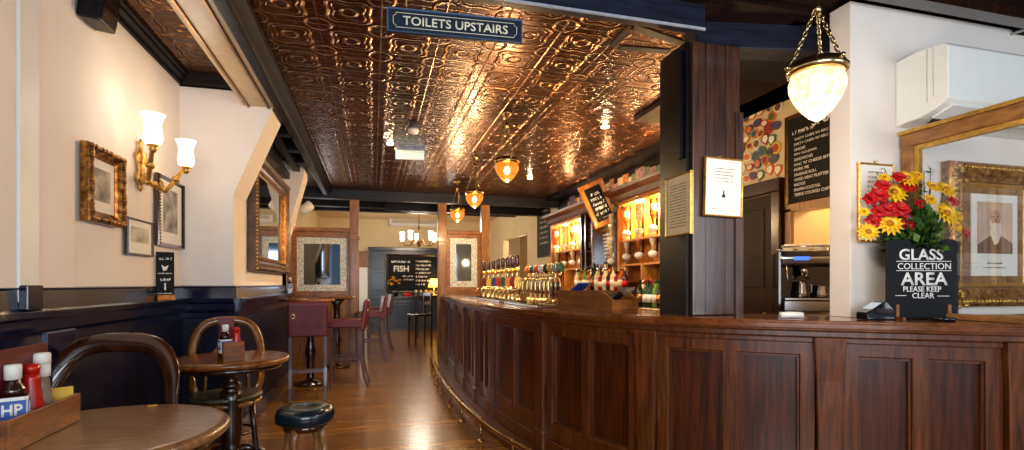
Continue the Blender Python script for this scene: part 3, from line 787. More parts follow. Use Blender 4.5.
# crowd of spirits in the middle and the left
ks = ['clear', 'amber', 'redb', 'clear', 'brown', 'amber', 'dark', 'clear', 'redb', 'amber', 'lime', 'clear', 'brown', 'amber']
# a raised step carries the spirits
B(MB().box(2.76, XBK-.06, yAt(628, 2.76), yAt(574, 2.76), 1.03, 1.20), 'step', 'bent')
B(MB().box(2.98, XBK-.06, yAt(628, 2.98), yAt(574, 2.98), 1.20, 1.30), 'upper_step', 'bent')
i = 0
for row, (X, z) in enumerate(((2.82, 1.201), (2.91, 1.201), (3.05, 1.301))):
    for px in range(577+row*2, 626, 4):
        y = yAt(px, X)
        put_bottle(ks[(i*5+row) % 14], X, y, z, 'in the %s row of spirits on the stepped back counter' % ('front', 'middle', 'back')[row], 'spirits on the stepped back counter'); i += 1
i = 0
for z in (1.32, 1.54, 1.76, 1.98):
    for k in range(3):
        y = yM1+.1+k*(yB0-yM1-.2)/2.2
        put_bottle(['dark', 'green', 'brown', 'dark', 'amber'][i % 5], 3.1, y, z-.001, 'on the narrow dark shelves left of the bar mirror', 'bottles on the narrow shelves'); i += 1

# optics: inverted bottles with round measures
def optic(glass, nm, lab):
    t = thing('optic_bottle', lab, 'spirit optic')
    MB().lathe([(.014, .0), (.014, .05), (.036, .10), (.038, .12), (.038, .27), (.03, .285), (0, .288)], 14).build('bottle', glass, t)
    MB().lathe([(.039, .15), (.039, .23)], 14).build('label_band', 'papery', t)
    MB().ball((0, 0, -.045), .056, (1, 1, .78), 16, 10).build('measure', plain('frosted_measure', '#f4efe2', .25, var=.06, coat=.5), t)
    MB().bar((0, 0, -.10), (0, 0, -.13), .008).build('nozzle', 'chrome', t)
    m = MB(); m.box(.045, .06, -.012, .012, -.02, .30); m.box(.0, .06, -.012, .012, -.005, .005); m.build('bracket', 'smoked', t)
    return t
o1 = optic('clearb', 'clear', ''); o2 = optic('amber', 'amber', '')
fst = {0: True, 1: True}
for bay, (y0, y1) in (('near', (yA0, yA1)), ('far', (yB0, yB1))):
    for rw, z in (('upper', 1.955), ('lower', 1.665)):
        for c in range(4 if bay == 'near' else 4):
            k = (c+(rw == 'lower')) % 2; src = (o1, o2)[k]
            y = y0+.14+c*(y1-y0-.28)/3
            lab = 'upended %s spirit bottle, %s row of the %s lit bay, %s from the pillar' % (('clear', 'amber')[k], rw, bay, ['first', 'second', 'third', 'fourth'][c])
            if fst[k]: src.location = (XF_+.06, y, z); src['label'] = lab; src['group'] = 'optics in the lit bays'; fst[k] = False
            else: dup(src, (XF_+.06, y, z), label=lab, group='optics in the lit bays')
# a far optic that hangs outside the near bay
dup(o1, (XF_-.02, yA1+.12, 1.90), label='clear spirit bottle in an optic on the column right of the bar mirror, upper', group='optics in the lit bays')
dup(o1, (XF_-.02, yA1+.12, 1.62), label='clear spirit bottle in an optic on the column right of the bar mirror, lower', group='optics in the lit bays')

# tilted framed chalk sign over the bar mirror
c = at(598.5, 203.5, X=2.80)
zc = proj(c)[2]; w = 26.5*zc/F; h = 45*zc/F
t = thing('tilted_chalk_sign', 'tilted chalkboard in a wide honey wood frame hung askew above the bar mirror', 'sign', c, rot=(0, math.radians(-23.8), 0))
t.rotation_euler = (Matrix.Rotation(-TH, 3, 'Z') @ Matrix.Rotation(math.radians(-23.8), 3, 'Y')).to_euler()
MB().rectframe(w, h, .062, .03, d2=.02, z0=-h/2).build('frame', 'orange', t)
MB().box(-w/2+.05, w/2-.05, -.012, 0, -h/2+.05, h/2-.05).build('board', 'blackboard', t)
m = MB()
for k, ww in enumerate((.05, .075, .075, .07, .085)):
    scribble(m, -ww, ww, .115-.065*k, .038, y=-.0135)
scribble(m, -.02, .08, -.20, .014, y=-.0135)
m.build('lettering', 'chalk', t)
MB().bar((0, -.005, h/2), (.02, .0, h/2+.12), .004).build('hanger', 'brassdark', t)
# ivy sprig behind the sign
t = thing('hop_garland', 'small sprig of green leaves on the cornice right of the tilted sign', 'garland', at(616, 207, X=2.84))
m = MB()
for k in range(40):
    p = Vector((random.uniform(-.03, .03), random.uniform(-.28, .12), random.uniform(-.06, .1))); a = random.uniform(0, 6.28)
    m.quadslab([p, p+Vector((.0, .025*math.cos(a), .025*math.sin(a))), p+Vector((.01, .04*math.cos(a+.5), .04*math.sin(a+.5))), p+Vector((0, .025*math.cos(a+1), .025*math.sin(a+1)))], (.002, 0, 0))
m.build('leaves', plain('leaf_dark', '#23401a', .5, var=.4), t)

# strip of cards on the wall above the cornice
cards = ['#d8d0b8', '#3c5a78', '#a83c2c', '#c8b070', '#30323a', '#6a8a5a', '#e0d8d0', '#7a4a8a', '#b87838', '#8aa0b0']
cm = [ramp_mat('card_%d' % k, [(.35, c), (.5, cards[(k+4) % 10]), (.62, c)], 14, .6) for k, c in enumerate(cards)]
cw = ['cream', 'slate blue', 'brick red', 'straw', 'charcoal', 'sage green', 'off-white', 'purple', 'tan', 'grey blue']
y = 4.45; k = 0; zlo = 2.50; srcs = {}
while y < 8.4:
    w = random.uniform(.10, .17); h = random.uniform(.18, .25); ci = random.randrange(10)
    o = MB().box(-.008, 0, -w/2, w/2, 0, h).build('beer_card', cm[ci]); o.location = (XR-.013-(k % 2)*.003, y+w/2, zlo+random.uniform(0, .05))
    o.rotation_euler = (random.uniform(-.06, .06), 0, 0)
    tag(o, '%s beer card on the strip of wall above the back bar cornice' % cw[ci], 'card', 'beer cards above the back bar')
    y += w*.9; k += 1
# round pump badges covering the wall above the servery door
bcol = ['#b8281c', '#e8e0c8', '#c88a28', '#1c1c22', '#e0b83c', '#2a4a7a', '#d86a28', '#8a1c1c', '#4a7038', '#f0ece0', '#704020']
bnm = ['red', 'cream', 'ochre', 'black', 'yellow', 'navy', 'orange', 'maroon', 'green', 'white', 'brown']
bm2 = [plain('badge_paint_'+n, c, .4, var=.1) for n, c in zip(bnm, bcol)]
zb0 = dz+.09; yl = at(788, 150, X=XR).y+.03; yr = 4.35
shapes = {}
pos = []
z = zb0+.07
row = 0
while z < 2.80:
    y = yl+.08+(row % 2)*.05
    while y < yr:
        pos.append((y+random.uniform(-.015, .015), z+random.uniform(-.02, .02))); y += random.uniform(.085, .10)
    z += .088; row += 1
for (y, z) in pos:
    ci = random.randrange(11); cj = (ci+random.randrange(1, 10)) % 11; r = random.uniform(.043, .055); shp = random.randrange(3)
    key = (ci, shp)
    R = Matrix.Rotation(-PI/2, 4, 'Y')
    if key in shapes:
        o = shapes[key].copy(); COL.objects.link(o); kid = shapes[key].children[0].copy(); COL.objects.link(kid); kid.parent = o
    else:
        if shp == 0: outl = [(r*math.cos(2*PI*i/20), r*math.sin(2*PI*i/20)) for i in range(20)]
        elif shp == 1: outl = [(-r*.8, r*.7), (-r*.85, -r*.2), (0, -r*1.05), (r*.85, -r*.2), (r*.8, r*.7), (0, r*.95)]
        else: outl = [(r*1.05*math.cos(2*PI*i/20), r*.72*math.sin(2*PI*i/20)) for i in range(20)]
        o = MB().prism(outl, 'x', -.012, 0).build('beer_badge', bm2[ci])
        m = MB(); m.prism([(a*.68, b*.68) for a, b in outl], 'x', -.014, -.0121)
        kid = m.build('badge_centre', bm2[cj], o)
        shapes[key] = o
    o.location = (XR-.001, y, z); o.rotation_euler = (random.uniform(-.3, .3), 0, 0)
    tag(o, '%s %s beer badge on the wall above the dark servery door' % (['round', 'shield-shaped', 'oval'][shp], bnm[ci]), 'badge', 'beer badges over the servery door')

# snacks blackboard on the right wall
yb_0, yb_1 = at(836, 150, X=XR).y-.28, at(787, 150, X=XR).y
zb1, zb_0 = at(787, 118, X=XR).z, at(787, 207, X=XR).z
w = yb_1-yb_0; h = zb1-zb_0
t = framed('snacks_board', 'large black snacks menu board in a gilt frame above the coffee machine', w, h, (XR, (yb_0+yb_1)/2, zb_0), -PI/2, .035, .03, 'brassdark', 'blackboard', cat='menu board')
text_mesh('SNACKS', .40, .075, parent=t, y=-.013, x=.09, z=h*.80, bold=.02)
m = MB(); scribble(m, -w/2+.07, -w/2+.28, h*.775, .03, y=-.0135); m.build('lettering', 'chalk', t)
ls = ['TASTY CHIPS W/ BBQ SAUCE', 'DIRTY CHIPS W/ BBQ SAUCE', 'ONIONS', 'FISH GOUJONS', 'SANDWICHES', "MAC 'N' CHEESE BITES", 'PORK PIE', 'SAUSAGE ROLL', 'MIXED MEAT PLATTER', 'NACHOS', 'PRAWN COCKTAIL', 'TRIPLE COOKED CHIPS']
for k, s in enumerate(ls):
    ww = len(s)*.0182; text_mesh(s, ww, .024, parent=t, y=-.013, x=-w/2+.09+ww/2, z=h*.70-k*.0405, bold=.012)

# espresso machine standing in the recess
em = at(812, 316, X=3.12); zm = at(812, 316, D=(em-Vector((0, 0, EYE))).length/ (at(812, 316, D=1)-Vector((0, 0, EYE))).length).z
ey = at(806, 300, X=3.25).y
t = tag(MB().box(2.86, 3.8, 2.36, ey+.30, .98, 1.02).build('service_counter', 'turned', bevel=.004), 'dark service counter under the coffee machine behind the bar', 'counter')
em = thing('espresso_machine', 'steel two-group espresso machine with cups on top, in the recess behind the bar', 'coffee machine', (3.25, ey-.02, 1.021), -.62)
W = .62
x0 = -.20; x1 = x0+W
m = MB(); 
for xx in (x0+.04, x1-.04):
    for yy in (-.17, .17): m.bar((xx, yy, 0), (xx, yy, .05), .018)
m.bm.free()
for xx in (x0+.04, x1-.04):
    for yy in (-.17, .17): MB().bar((xx, yy, 0), (xx, yy, .05), .018).build('foot', 'smoked', em)
MB().box(x0, x1, -.22, .22, .05, .14).build('drip_base', 'chrome', em, bevel=.012)
MB().box(x0+.01, x1-.01, -.235, .02, .14, .155).build('drip_grille', 'chrome', em, bevel=.003)
MB().box(x0, x1, .02, .22, .14, .40).build('back_body', 'smoked', em, bevel=.01)
MB().prism([(-.22, .40), (.22, .40), (.22, .51), (-.18, .51), (-.235, .46)], 'x', x0-.02, x1+.02).build('top_housing', 'chrome', em, bevel=.014)
MB().box(x0+.07, x0+.17, -.242, -.225, .435, .462).build('display', glow('blue_display', '#3a70ff', .9, '#1030a0'), em)
MB().box(x0-.03, x0-.015, -.22, .22, .06, .50).build('side_panel', 'smoked', em)
for xx in (x0+.15, x0+.44):
    g = MB().lathe([(.035, .32), (.035, .40)], 16, Matrix.Translation((xx, -.12, 0))).build('group_head', 'chrome', em)
    MB().bar((xx, -.14, .33), (xx, -.29, .31), .013, taper=1.3).build('portafilter', 'smoked', em)
MB().sweep([(x0+.03, -.18, .42), (x0+.02, -.24, .38), (x0+.03, -.25, .22)], .006).build('steam_wand', 'chrome', em)
m = MB(); m.sweep([(x0, -.17, .54), (x1, -.17, .54)], .006); m.sweep([(x0, .20, .54), (x1, .20, .54)], .006)
for xx in (x0, x1, (x0+x1)/2): m.bar((xx, -.17, .51), (xx, -.17, .54), .005)
m.build('cup_rail', 'chrome', em)
cup0 = None; ctr = Matrix.Translation(em.location) @ Matrix.Rotation(-.62, 4, 'Z')
for k in range(8):
    p = ctr @ Vector((x0+.06+(k % 4)*.11, -.09+(k//4)*.14, .512))
    if cup0 is None:
        cup0 = tag(MB().lathe([(.022, 0), (.025, .004), (.038, .05), (.036, .052), (.02, .006), (0, .006)], 14).build('coffee_cup', 'paper'), 'white coffee cup on top of the espresso machine', 'cup', 'cups on the coffee machine'); o = cup0
    else: o = cup0.copy(); COL.objects.link(o)
    o.location = p
for xx, r, hh, nm in ((x0+.14, .042, .12, 'taller steel milk jug standing on the drip tray of the espresso machine'), (x0+.27, .036, .09, 'smaller steel milk jug on the drip tray of the espresso machine')):
    p = ctr @ Vector((xx, -.10, .157))
    t = thing('milk_jug', nm, 'jug', p, -.6)
    MB().lathe([(r, 0), (r*1.02, hh*.3), (r*.8, hh*.8), (r*.9, hh), (r*.85, hh), (r*.75, hh*.8), (0, hh*.75)], 18).build('body', 'chrome', t)
    MB().sweep([(r*.85, 0, hh*.85), (r*1.6, 0, hh*.8), (r*1.6, 0, hh*.35), (r, 0, hh*.25)], .005).build('handle', 'chrome', t)

# ---------- frames on the pillar ----------
a = at(702, 157, Y=pY0-.01); b = at(740, 218, Y=pY0-.01)
t = framed('framed_notice', 'gilt-framed white notice hung on the front of the dark pillar', (b.x-a.x), a.z-b.z, ((a.x+b.x)/2, pY0-.014, b.z), 0, .018, .02, 'goldbright', 'paper', cat='notice', rot=(0, math.radians(1.6), 0))
m = MB()
for k in range(5): scribble(m, -.06, .06, .27-.018*k, .006, y=-.0125)
scribble(m, -.075, -.04, .04, .008, y=-.0125)
m.prism([(-.012, .11), (.012, .11), (.01, .125), (.004, .13), (.004, .15), (-.004, .15), (-.004, .13), (-.01, .125)], 'y', -.0135, -.0122)
m.build('lettering', 'ink', t)
MB().sweep([(-.05, -.01, .335), (0, -.002, .355), (.05, -.01, .335)], .0015, 5).build('hanging_wire', 'brass', t)
a = at(667.5, 178, X=pX0-.05); b = at(692, 234, X=pX0-.05)
w = abs(a.y-b.y); h = at(680, 174, X=pX0-.03).z-at(680, 234.5, X=pX0-.03).z
t = framed('framed_price_list', 'small framed list on aged paper hung on the left side of the dark pillar', w+.02, h, (pX0-.047, (a.y+b.y)/2, b.z-.0), -PI/2, .018, .02, 'goldbright', 'papery', cat='notice')
m = MB()
for k in range(15): scribble(m, -.08, .08, h-.06-.017*k, .006, y=-.0125)
m.build('lettering', 'ink', t)

# ---------- right-hand corner ----------
# list in a gold frame on the pier
a = at(858, 162, Y=2.19); b = at(893, 243, Y=2.19)
t = framed('framed_menu', 'small gold-framed printed sheet on the cream wall behind the flowers', b.x-a.x, a.z-b.z, ((a.x+b.x)/2, 2.198, b.z), 0, .02, .018, 'goldbright', 'paper', cat='notice')
m = MB()
for k in range(10): scribble(m, -.06, .06, (a.z-b.z)-.055-.026*k, .010, y=-.0125)
m.build('lettering', plain('red_grey_ink', '#8a4038', .7), t)
MB().ball((0, -.006, a.z-b.z+.012), .008).build('hook', 'brass', t)
# air conditioner
ax0, ax1 = at(897, 90, Y=2.19).x, 4.0
zt_, zbk = at(897, 62, Y=2.19).z, at(897, 127, Y=2.19).z
dpt = .27; zfb = at(946, 97, Y=2.2-dpt).z; zft = at(947, 46, Y=2.2-dpt).z
t = thing('air_conditioner', 'large white wall air conditioner high on the cream wall at the right', 'air conditioner', (ax0, 2.198, zbk))
hh = zt_-zbk
prof = [(0, 0), (0, hh), (-dpt+.03, hh), (-dpt, hh-.02), (-dpt, zfb-zbk)]+[(-dpt*(1-s)**.85*(1), (zfb-zbk)*(1-s**.8)*1.0) for s in (.25, .5, .75, .92)]
prof = [(0, 0), (0, hh), (-.12, hh+.012), (-dpt+.02, hh-.0), (-dpt, hh-.02), (-dpt, zfb-zbk), (-dpt*.9, (zfb-zbk)*.72), (-dpt*.72, (zfb-zbk)*.42), (-dpt*.45, (zfb-zbk)*.16), (-dpt*.2, .01)]
MB().prism(prof, 'x', 0, 1.15).build('body', 'plastic', t, bevel=.006)
def P2(y, z): return y, z
m = MB(); m.box(-.002, .001, -.17, -.165, .08, hh); m.box(-.002, .001, -.20, -.197, .1, hh); m.build('side_seam', plain('seam_grey', '#c8c0b0', .5), t)
f1, f2 = Vector((0, -dpt*.92, (zfb-zbk)*.70)), Vector((0, -dpt*.55, (zfb-zbk)*.22))
m = MB(); nrm = Vector((0, -.35, -.9)).normalized()*.008
m.quadslab([f1+Vector((.06, 0, 0)), f1+Vector((1.09, 0, 0)), f2+Vector((1.09, 0, 0)), f2+Vector((.06, 0, 0))], nrm); m.build('air_flap', 'white', t)
m = MB(); f3 = f2+Vector((0, .01, -.005)); f4 = f3+Vector((0, .05, -.025))
m.quadslab([f3+Vector((.08, 0, 0)), f3+Vector((.2, 0, 0)), f4+Vector((.2, 0, 0)), f4+Vector((.08, 0, 0))], nrm*1.3); m.build('vent_slot', 'smoked', t)

# wooden-framed glazed screen standing on the counter end, running towards the camera
sx = 2.80; zt2 = at(897, 137, X=sx).z
t = thing('glazed_screen', 'honey wood-framed glass screen standing on the counter end in front of the portrait', 'screen', (sx, 2.19, 1.101))
H = zt2-1.101
m = MB(); m.box(0, .05, -.07, -.005, 0, H); m.box(0, .05, -.90, -.83, 0, H); m.box(-.005, .055, -.90, -.005, H-.07, H); m.box(0, .05, -.90, -.005, 0, .03)
m.build('frame', 'pineh', t, bevel=.006)
m = MB(); m.box(-.012, .062, -.90, .0, H, H+.02); m.box(.012, .038, -.095, -.07, .03, H-.07); m.box(.012, .038, -.83, -.095, H-.095, H-.07)
m.build('inner_bead', 'goldbright', t)
MB().box(.024, .028, -.83, -.095, .03, H-.095).build('glass', glassy('pane_glass', '#ffffff', .02, 1, .12), t)

# portrait in an ornate gold frame
a = at(950, 160, Y=2.15); b = at(950, 307, Y=2.15); c = at(1046, 200, Y=2.15)
w = c.x-a.x; h = a.z-b.z
t = thing('portrait_picture', 'sepia portrait of a bearded man in an ornate gilt frame behind the glass screen', 'picture', ((a.x+c.x)/2, 2.196, b.z))
MB().rectframe(w, h, .10, .06, d2=.03).build('frame', 'gold', t)
m = MB()
for i in range(110):
    s_ = i/110*2*(w+h)
    if s_ < w: p = (-w/2+s_, 0)
    elif s_ < w+h: p = (w/2, s_-w)
    elif s_ < 2*w+h: p = (w/2-(s_-w-h), h)
    else: p = (-w/2, h-(s_-2*w-h))
    inx = .03*(1 if p[0] < 0 else -1) if abs(p[0]) > w/2-.01 else 0; inz = (.03 if p[1] < h/2 else -.03) if (p[1] < .01 or p[1] > h-.01) else 0
    m.ball((p[0]+inx, -.055, p[1]+inz), random.uniform(.009, .016), (1, .8, 1), 8, 5)
for cx in (-1, 1):
    for cz in (0, 1):
        for k in range(7):
            a2 = k*.9; rr = .012+k*.009
            m.ball((cx*(w/2-.06)+rr*math.cos(a2), -.062, (.06 if cz == 0 else h-.06)+rr*math.sin(a2)), .014, (1.4, .7, 1), 8, 5)
m.build('carving', 'goldbright', t)
iw0 = at(973, 193, Y=2.17); iw1 = at(1019, 276, Y=2.17); lx = t.location.x
MB().box(-w/2+.09, w/2-.09, -.012, -.002, .09, h-.09).build('inner_panel', 'bent2', t)
MB().rectframe(w-.22, h-.22, .03, .03, z0=.11).build('inner_frame', 'goldbright', t)
px0_, px1_, pz0_, pz1_ = iw0.x-lx, iw1.x-lx, iw1.z-t.location.z, iw0.z-t.location.z
MB().box(px0_, px1_, -.018, -.012, pz0_, pz1_).build('mount', 'paper', t)
qx0, qx1 = px0_+.045, px1_-.045; qz0, qz1 = pz0_+.13, pz1_-.045
MB().box(qx0, qx1, -.020, -.018, qz0, qz1).build('print', plain('sepia_paper', '#c8a890', .6, var=.12, scale=6), t)
cx_ = (qx0+qx1)/2; cz_ = (qz0+qz1)/2
m = MB(); m.prism([(qx0, qz0), (qx1, qz0), (qx1, qz0+.06), (cx_+.06, qz0+.10), (cx_-.05, qz0+.10), (qx0, qz0+.05)], 'y', -.0212, -.020); m.build('painted_coat', plain('sepia_dark', '#6a4838', .6), t)
m = MB(); m.prism([(cx_+.042*math.cos(i*PI/9), cz_+.05+.055*math.sin(i*PI/9)) for i in range(18)], 'y', -.0222, -.020); m.build('painted_head', plain('sepia_face', '#b08a74', .6, scale=30, var=.2), t)
m = MB(); m.prism([(cx_-.042, cz_+.05), (cx_-.03, cz_+.025), (cx_, cz_+.03), (cx_+.03, cz_+.025), (cx_+.042, cz_+.05), (cx_+.048, cz_-.03), (cx_+.02, cz_-.09), (cx_-.01, cz_-.10), (cx_-.045, cz_-.03)], 'y', -.0232, -.020); m.build('painted_beard', plain('sepia_beard', '#e0cfc0', .6, scale=40, var=.1), t)
m = MB(); m.prism([(cx_-.025, cz_+.062), (cx_-.01, cz_+.062), (cx_-.01, cz_+.068), (cx_-.025, cz_+.068)], 'y', -.0236, -.020); m.prism([(cx_+.010, cz_+.062), (cx_+.025, cz_+.062), (cx_+.025, cz_+.068), (cx_+.010, cz_+.068)], 'y', -.0236, -.02); m.box(cx_-.004, cx_+.004, -.0236, -.02, cz_+.035, cz_+.06)
m.build('painted_features', plain('sepia_dark2', '#5a3c30', .6), t)
m = MB(); scribble(m, cx_-.06, cx_+.06, pz0_+.07, .008, y=-.019); scribble(m, cx_-.09, cx_+.09, pz0_+.045, .006, y=-.019); m.build('caption', 'ink', t)

# chalk sign GLASS COLLECTION AREA
p = at(924, 320, Z=1.101)
zc = proj(p)[2]; p = at(923, 284, D=zc+.05); p.z = 1.101
t = thing('glass_collection_sign', 'black chalkboard with white lettering standing on the counter in front of the flowers', 'sign', p, -TH)
zc = proj(t.location)[2]; k_ = zc/F
w = 72*k_; h = 80*k_
out = [(-w/2, .004), (w/2, .004), (w/2, h-.012), (w/2-.03, h), (.07, h), (.05, h-.025), (-.05, h-.025), (-.07, h), (-w/2+.03, h), (-w/2, h-.012)]
MB().prism(out, 'y', 0, .014).build('board', 'blackboard', t, bevel=.003)
def gl(s, wpx, hpx, ypx, b=.0, xpx=0, sp=1): text_mesh(s, wpx*k_, hpx*k_, parent=t, y=-.001, x=xpx*k_, z=(320-ypx)*k_, bold=b, space=sp)
gl('GLASS', 44, 11.5, 261, .02, -2); gl('COLLECTION', 53, 6.2, 270, .0, 1); gl('AREA', 47, 13, 286, .02, 1); gl('PLEASE KEEP', 38, 5.5, 292.5, .015, -1); gl('CLEAR', 22, 5.5, 299, .015, 0)
m = MB()
for (x0, x1, yy) in ((-27, 28, 262.3), (-27, 28, 271.6), (-28, -17, 296.5), (14, 26, 297)): m.box(x0*k_, x1*k_, -.003, -.001, (320-yy)*k_, (320-yy)*k_+.0028)
m.build('ruled_line', 'chalk', t)
for sx_ in (-.72, .72):
    m = MB(); m.prism([(-.05, 0), (.06, 0), (.06, .02), (.022, .03), (.020, .07), (-.006, .075), (-.006, .012), (-.05, .012)], 'x', sx_*w/2-.008, sx_*w/2+.008); m.build('wooden_foot', 'crate', t)
MB().lathe([(.045, 0), (.055, .012), (.05, .018), (0, .01)], 16).build('dish', 'smoked', loc=(t.location.x-ST*.1, t.location.y-CT*.12, 1.101))
tag(bpy.data.objects['dish'], 'small dark dish on the counter in front of the glass collection sign', 'dish')

# card payment terminal
p = at(876, 284, D=2.60)
t = thing('card_terminal', 'black card payment terminal with a lit screen left of the glass collection sign', 'card terminal', (p.x, p.y, 1.101), rot=(.0, 0, -1.74))
t.scale = (.85, .78, .95)
MB().prism([(-.10, 0), (.09, 0), (.09, .05), (.03, .10), (-.10, .035)], 'x', -.045, .045).build('body', 'smoked', t, bevel=.006)
Mx = Matrix.Rotation(math.atan2(.065, .13), 4, 'X')
m = MB(); m.box(-.036, .036, .045, .115, 0, .002, M=Matrix.Translation((0, -.10, .037)) @ Mx); m.build('screen', glow('pale_screen', '#e8f0ff', .25, '#707880'), t)
m = MB()
for i in range(3):
    for j in range(3): m.box(-.032+i*.023, -.014+i*.023, .004+j*.013, .013+j*.013, 0, .004, M=Matrix.Translation((0, -.10, .037)) @ Mx)
m.build('keypad', plain('grey_keys', '#8a8a90', .5), t)
MB().sweep([(-.10+i*.012, .05+.012*math.sin(i*1.7), .01+.006*math.cos(i*1.7)) for i in range(12)], .004, 6).build('cable', 'black', t)

# bouquet in a vase behind the sign
bp_ = at(913, 300, D=2.80); bx, by = bp_.x, bp_.y
bq = thing('flower_vase', 'dark red vase holding the bouquet behind the glass collection sign', 'vase', (bx, min(by, 2.08), 1.101))
MB().lathe([(.05, 0), (.055, .01), (.04, .06), (.05, .14), (.075, .24), (.07, .26), (.06, .25), (0, .2)], 20).build('body', plain('dark_red_glaze', '#3a0a10', .2, coat=.5), bq)
R0 = bq.location.copy(); by = R0.y
def petal_ring(m, c, n, r0, r1, w, nrm, up=.3, twist=0.0):
    nrm = nrm.normalized(); u = nrm.orthogonal().normalized(); v = nrm.cross(u)
    for i in range(n):
        a = 2*PI*i/n+twist; d = u*math.cos(a)+v*math.sin(a); s = nrm.cross(d)
        p0 = c+d*r0; p1 = c+d*(r0+(r1-r0)*.5)+nrm*up*(r1-r0)*.6; p2 = c+d*r1+nrm*up*(r1-r0)*.4
        m.bm.faces.new([m.bm.verts.new(q) for q in (p0-s*w*.3, p0+s*w*.3, p1+s*w*.5, p2, p1-s*w*.5)])
fl = [ # px, py, size px, kind
 (893, 193, 14, 'y'), (889, 224, 14, 'y'), (945, 214, 15, 'y'), (906, 179, 12, 'y'), (945, 190, 12, 'y'), (868, 232, 11, 'y'), (932, 187, 9, 'y'), (958, 216, 7, 'y'), (917, 176, 8, 'y'),
 (878, 196, 10, 'r'), (870, 200, 8, 'r'), (886, 210, 10, 'r'), (899, 210, 11, 'r'), (906, 222, 10, 'r'), (873, 222, 9, 'r'), (907, 187, 9, 'r'), (951, 202, 8, 'r'), (898, 178, 8, 'r'), (964, 233, 7, 'r'), (882, 186, 8, 'r'), (864, 212, 6, 'y'), (920, 205, 7, 'r'), (930, 200, 8, 'y'), (878, 212, 8, 'r'), (884, 178, 7, 'y'), (956, 226, 8, 'y')]
up_names = {'y': 'yellow daisy-like flower', 'r': 'red rose'}
pm = {'y': plain('yellow_petal', '#f0b810', .5, var=.2, scale=30), 'r': plain('red_petal', '#b80c10', .45, var=.3, scale=25)}
stems = MB(); lf = MB(); fy = MB(); fr_ = MB(); cy = MB()
cen = Vector((bx, by, 1.50))
for px, py, s, k in fl:
    c = at(px, py, Y=by-.05-random.uniform(0, .05)) ; 
    c = at(px, py, D=proj(cen)[2]-.06-random.uniform(0, .05))
    r = s*.5*proj(c)[2]/F*(2.0 if k == 'y' else 2.1)
    n = (Vector((0, -1, .25))+Vector((c.x-bx, 0, c.z-1.5))*1.5).normalized()
    root = MB()
    if k == 'y':
        m = MB(); petal_ring(m, Vector((0, 0, 0)), 14, r*.2, r, r*.32, n, .25); petal_ring(m, n*.004, 11, r*.15, r*.75, r*.28, n, .5, .2)
        o = m.build('yellow_flower', pm['y'], loc=c)
        MB().ball((n*.008), r*.24, (1, 1, 1), 10, 6).build('flower_centre', plain('ochre_centre', '#a86a08', .7, bump=.3) if not bpy.data.materials.get('ochre_centre') else bpy.data.materials['ochre_centre'], o)
    else:
        m = MB()
        for q in range(4): petal_ring(m, n*(.003*q), 6, r*.05, r*(1-.2*q), r*.9*(1-.15*q), n, .35+.45*q, q*.5)
        o = m.build('red_rose', pm['r'], loc=c)
    for pol in o.data.polygons: pol.use_smooth = False
    tag(o, '', 'flower', 'flowers of the bouquet')
    side = 'far left' if px < 876 else 'left' if px < 896 else 'middle' if px < 925 else 'right' if px < 952 else 'far right'
    lev = 'top' if py < 185 else 'upper' if py < 200 else 'mid-height' if py < 218 else 'low'
    o['label'] = '%s %s, %s %s of the bouquet on the counter' % ({14: 'large', 15: 'largest', 13: 'large', 12: 'medium'}.get(s, 'small' if s < 9 else 'full'), up_names[k], lev, side)
    stems.bar(Vector((bx, by, 1.34)), c-n*.01, .0025, 5)
for i in range(1000):
    a = random.uniform(0, 2*PI); e = random.uniform(-.55, 1.3); rr = random.uniform(.05, .20)
    p = Vector((min(bx+rr*math.cos(a)*math.cos(e)*1.15, 2.75), min(by+rr*math.sin(a)*math.cos(e)*.7, 2.12), 1.52+rr*math.sin(e)*.78))
    d = (p-Vector((bx, by, 1.45))).normalized(); d = (d+Vector((random.uniform(-.6, .6), random.uniform(-.6, .6), random.uniform(-.5, .5)))).normalized()
    s = d.cross(Vector((random.uniform(-1, 1), random.uniform(-1, 1), random.uniform(-1, 1)))).normalized(); L = random.uniform(.035, .07); w = L*.32
    v = [lf.bm.verts.new(q) for q in (p, p+d*L*.45+s*w, p+d*L, p+d*L*.45-s*w)]
    lf.bm.faces.new(v)
# a few taller sprigs
for px, py in ((876, 172), (884, 168), (878, 180), (924, 172), (931, 168), (868, 216), (962, 205)):
    c = at(px, py, D=proj(cen)[2]); stems.bar(Vector((bx, by, 1.42)), c, .002, 5)
    for j in range(14):
        q = Vector((bx, by, 1.42)).lerp(c, .5+.5*j/13); d = Vector((random.uniform(-1, 1), random.uniform(-.6, .6), random.uniform(-.3, 1))).normalized(); s = d.orthogonal().normalized(); L = .022 if px < 900 else .04
        lf.bm.faces.new([lf.bm.verts.new(z) for z in (q, q+d*L*.5+s*L*.3, q+d*L, q+d*L*.5-s*L*.3)])
fo = thing('bouquet_greenery', 'green leaves and stems of the bouquet on the counter', 'foliage', (bx, by, 1.34))
o = stems.build('stem', plain('stem_green', '#2a4a18', .6), fo, loc=(-bx, -by, -1.34))
o = lf.build('leaves', ramp_mat('leaf_green', [(.3, '#1c3818'), (.55, '#466a28'), (.75, '#88a050')], 8, .45), fo, loc=(-bx, -by, -1.34))
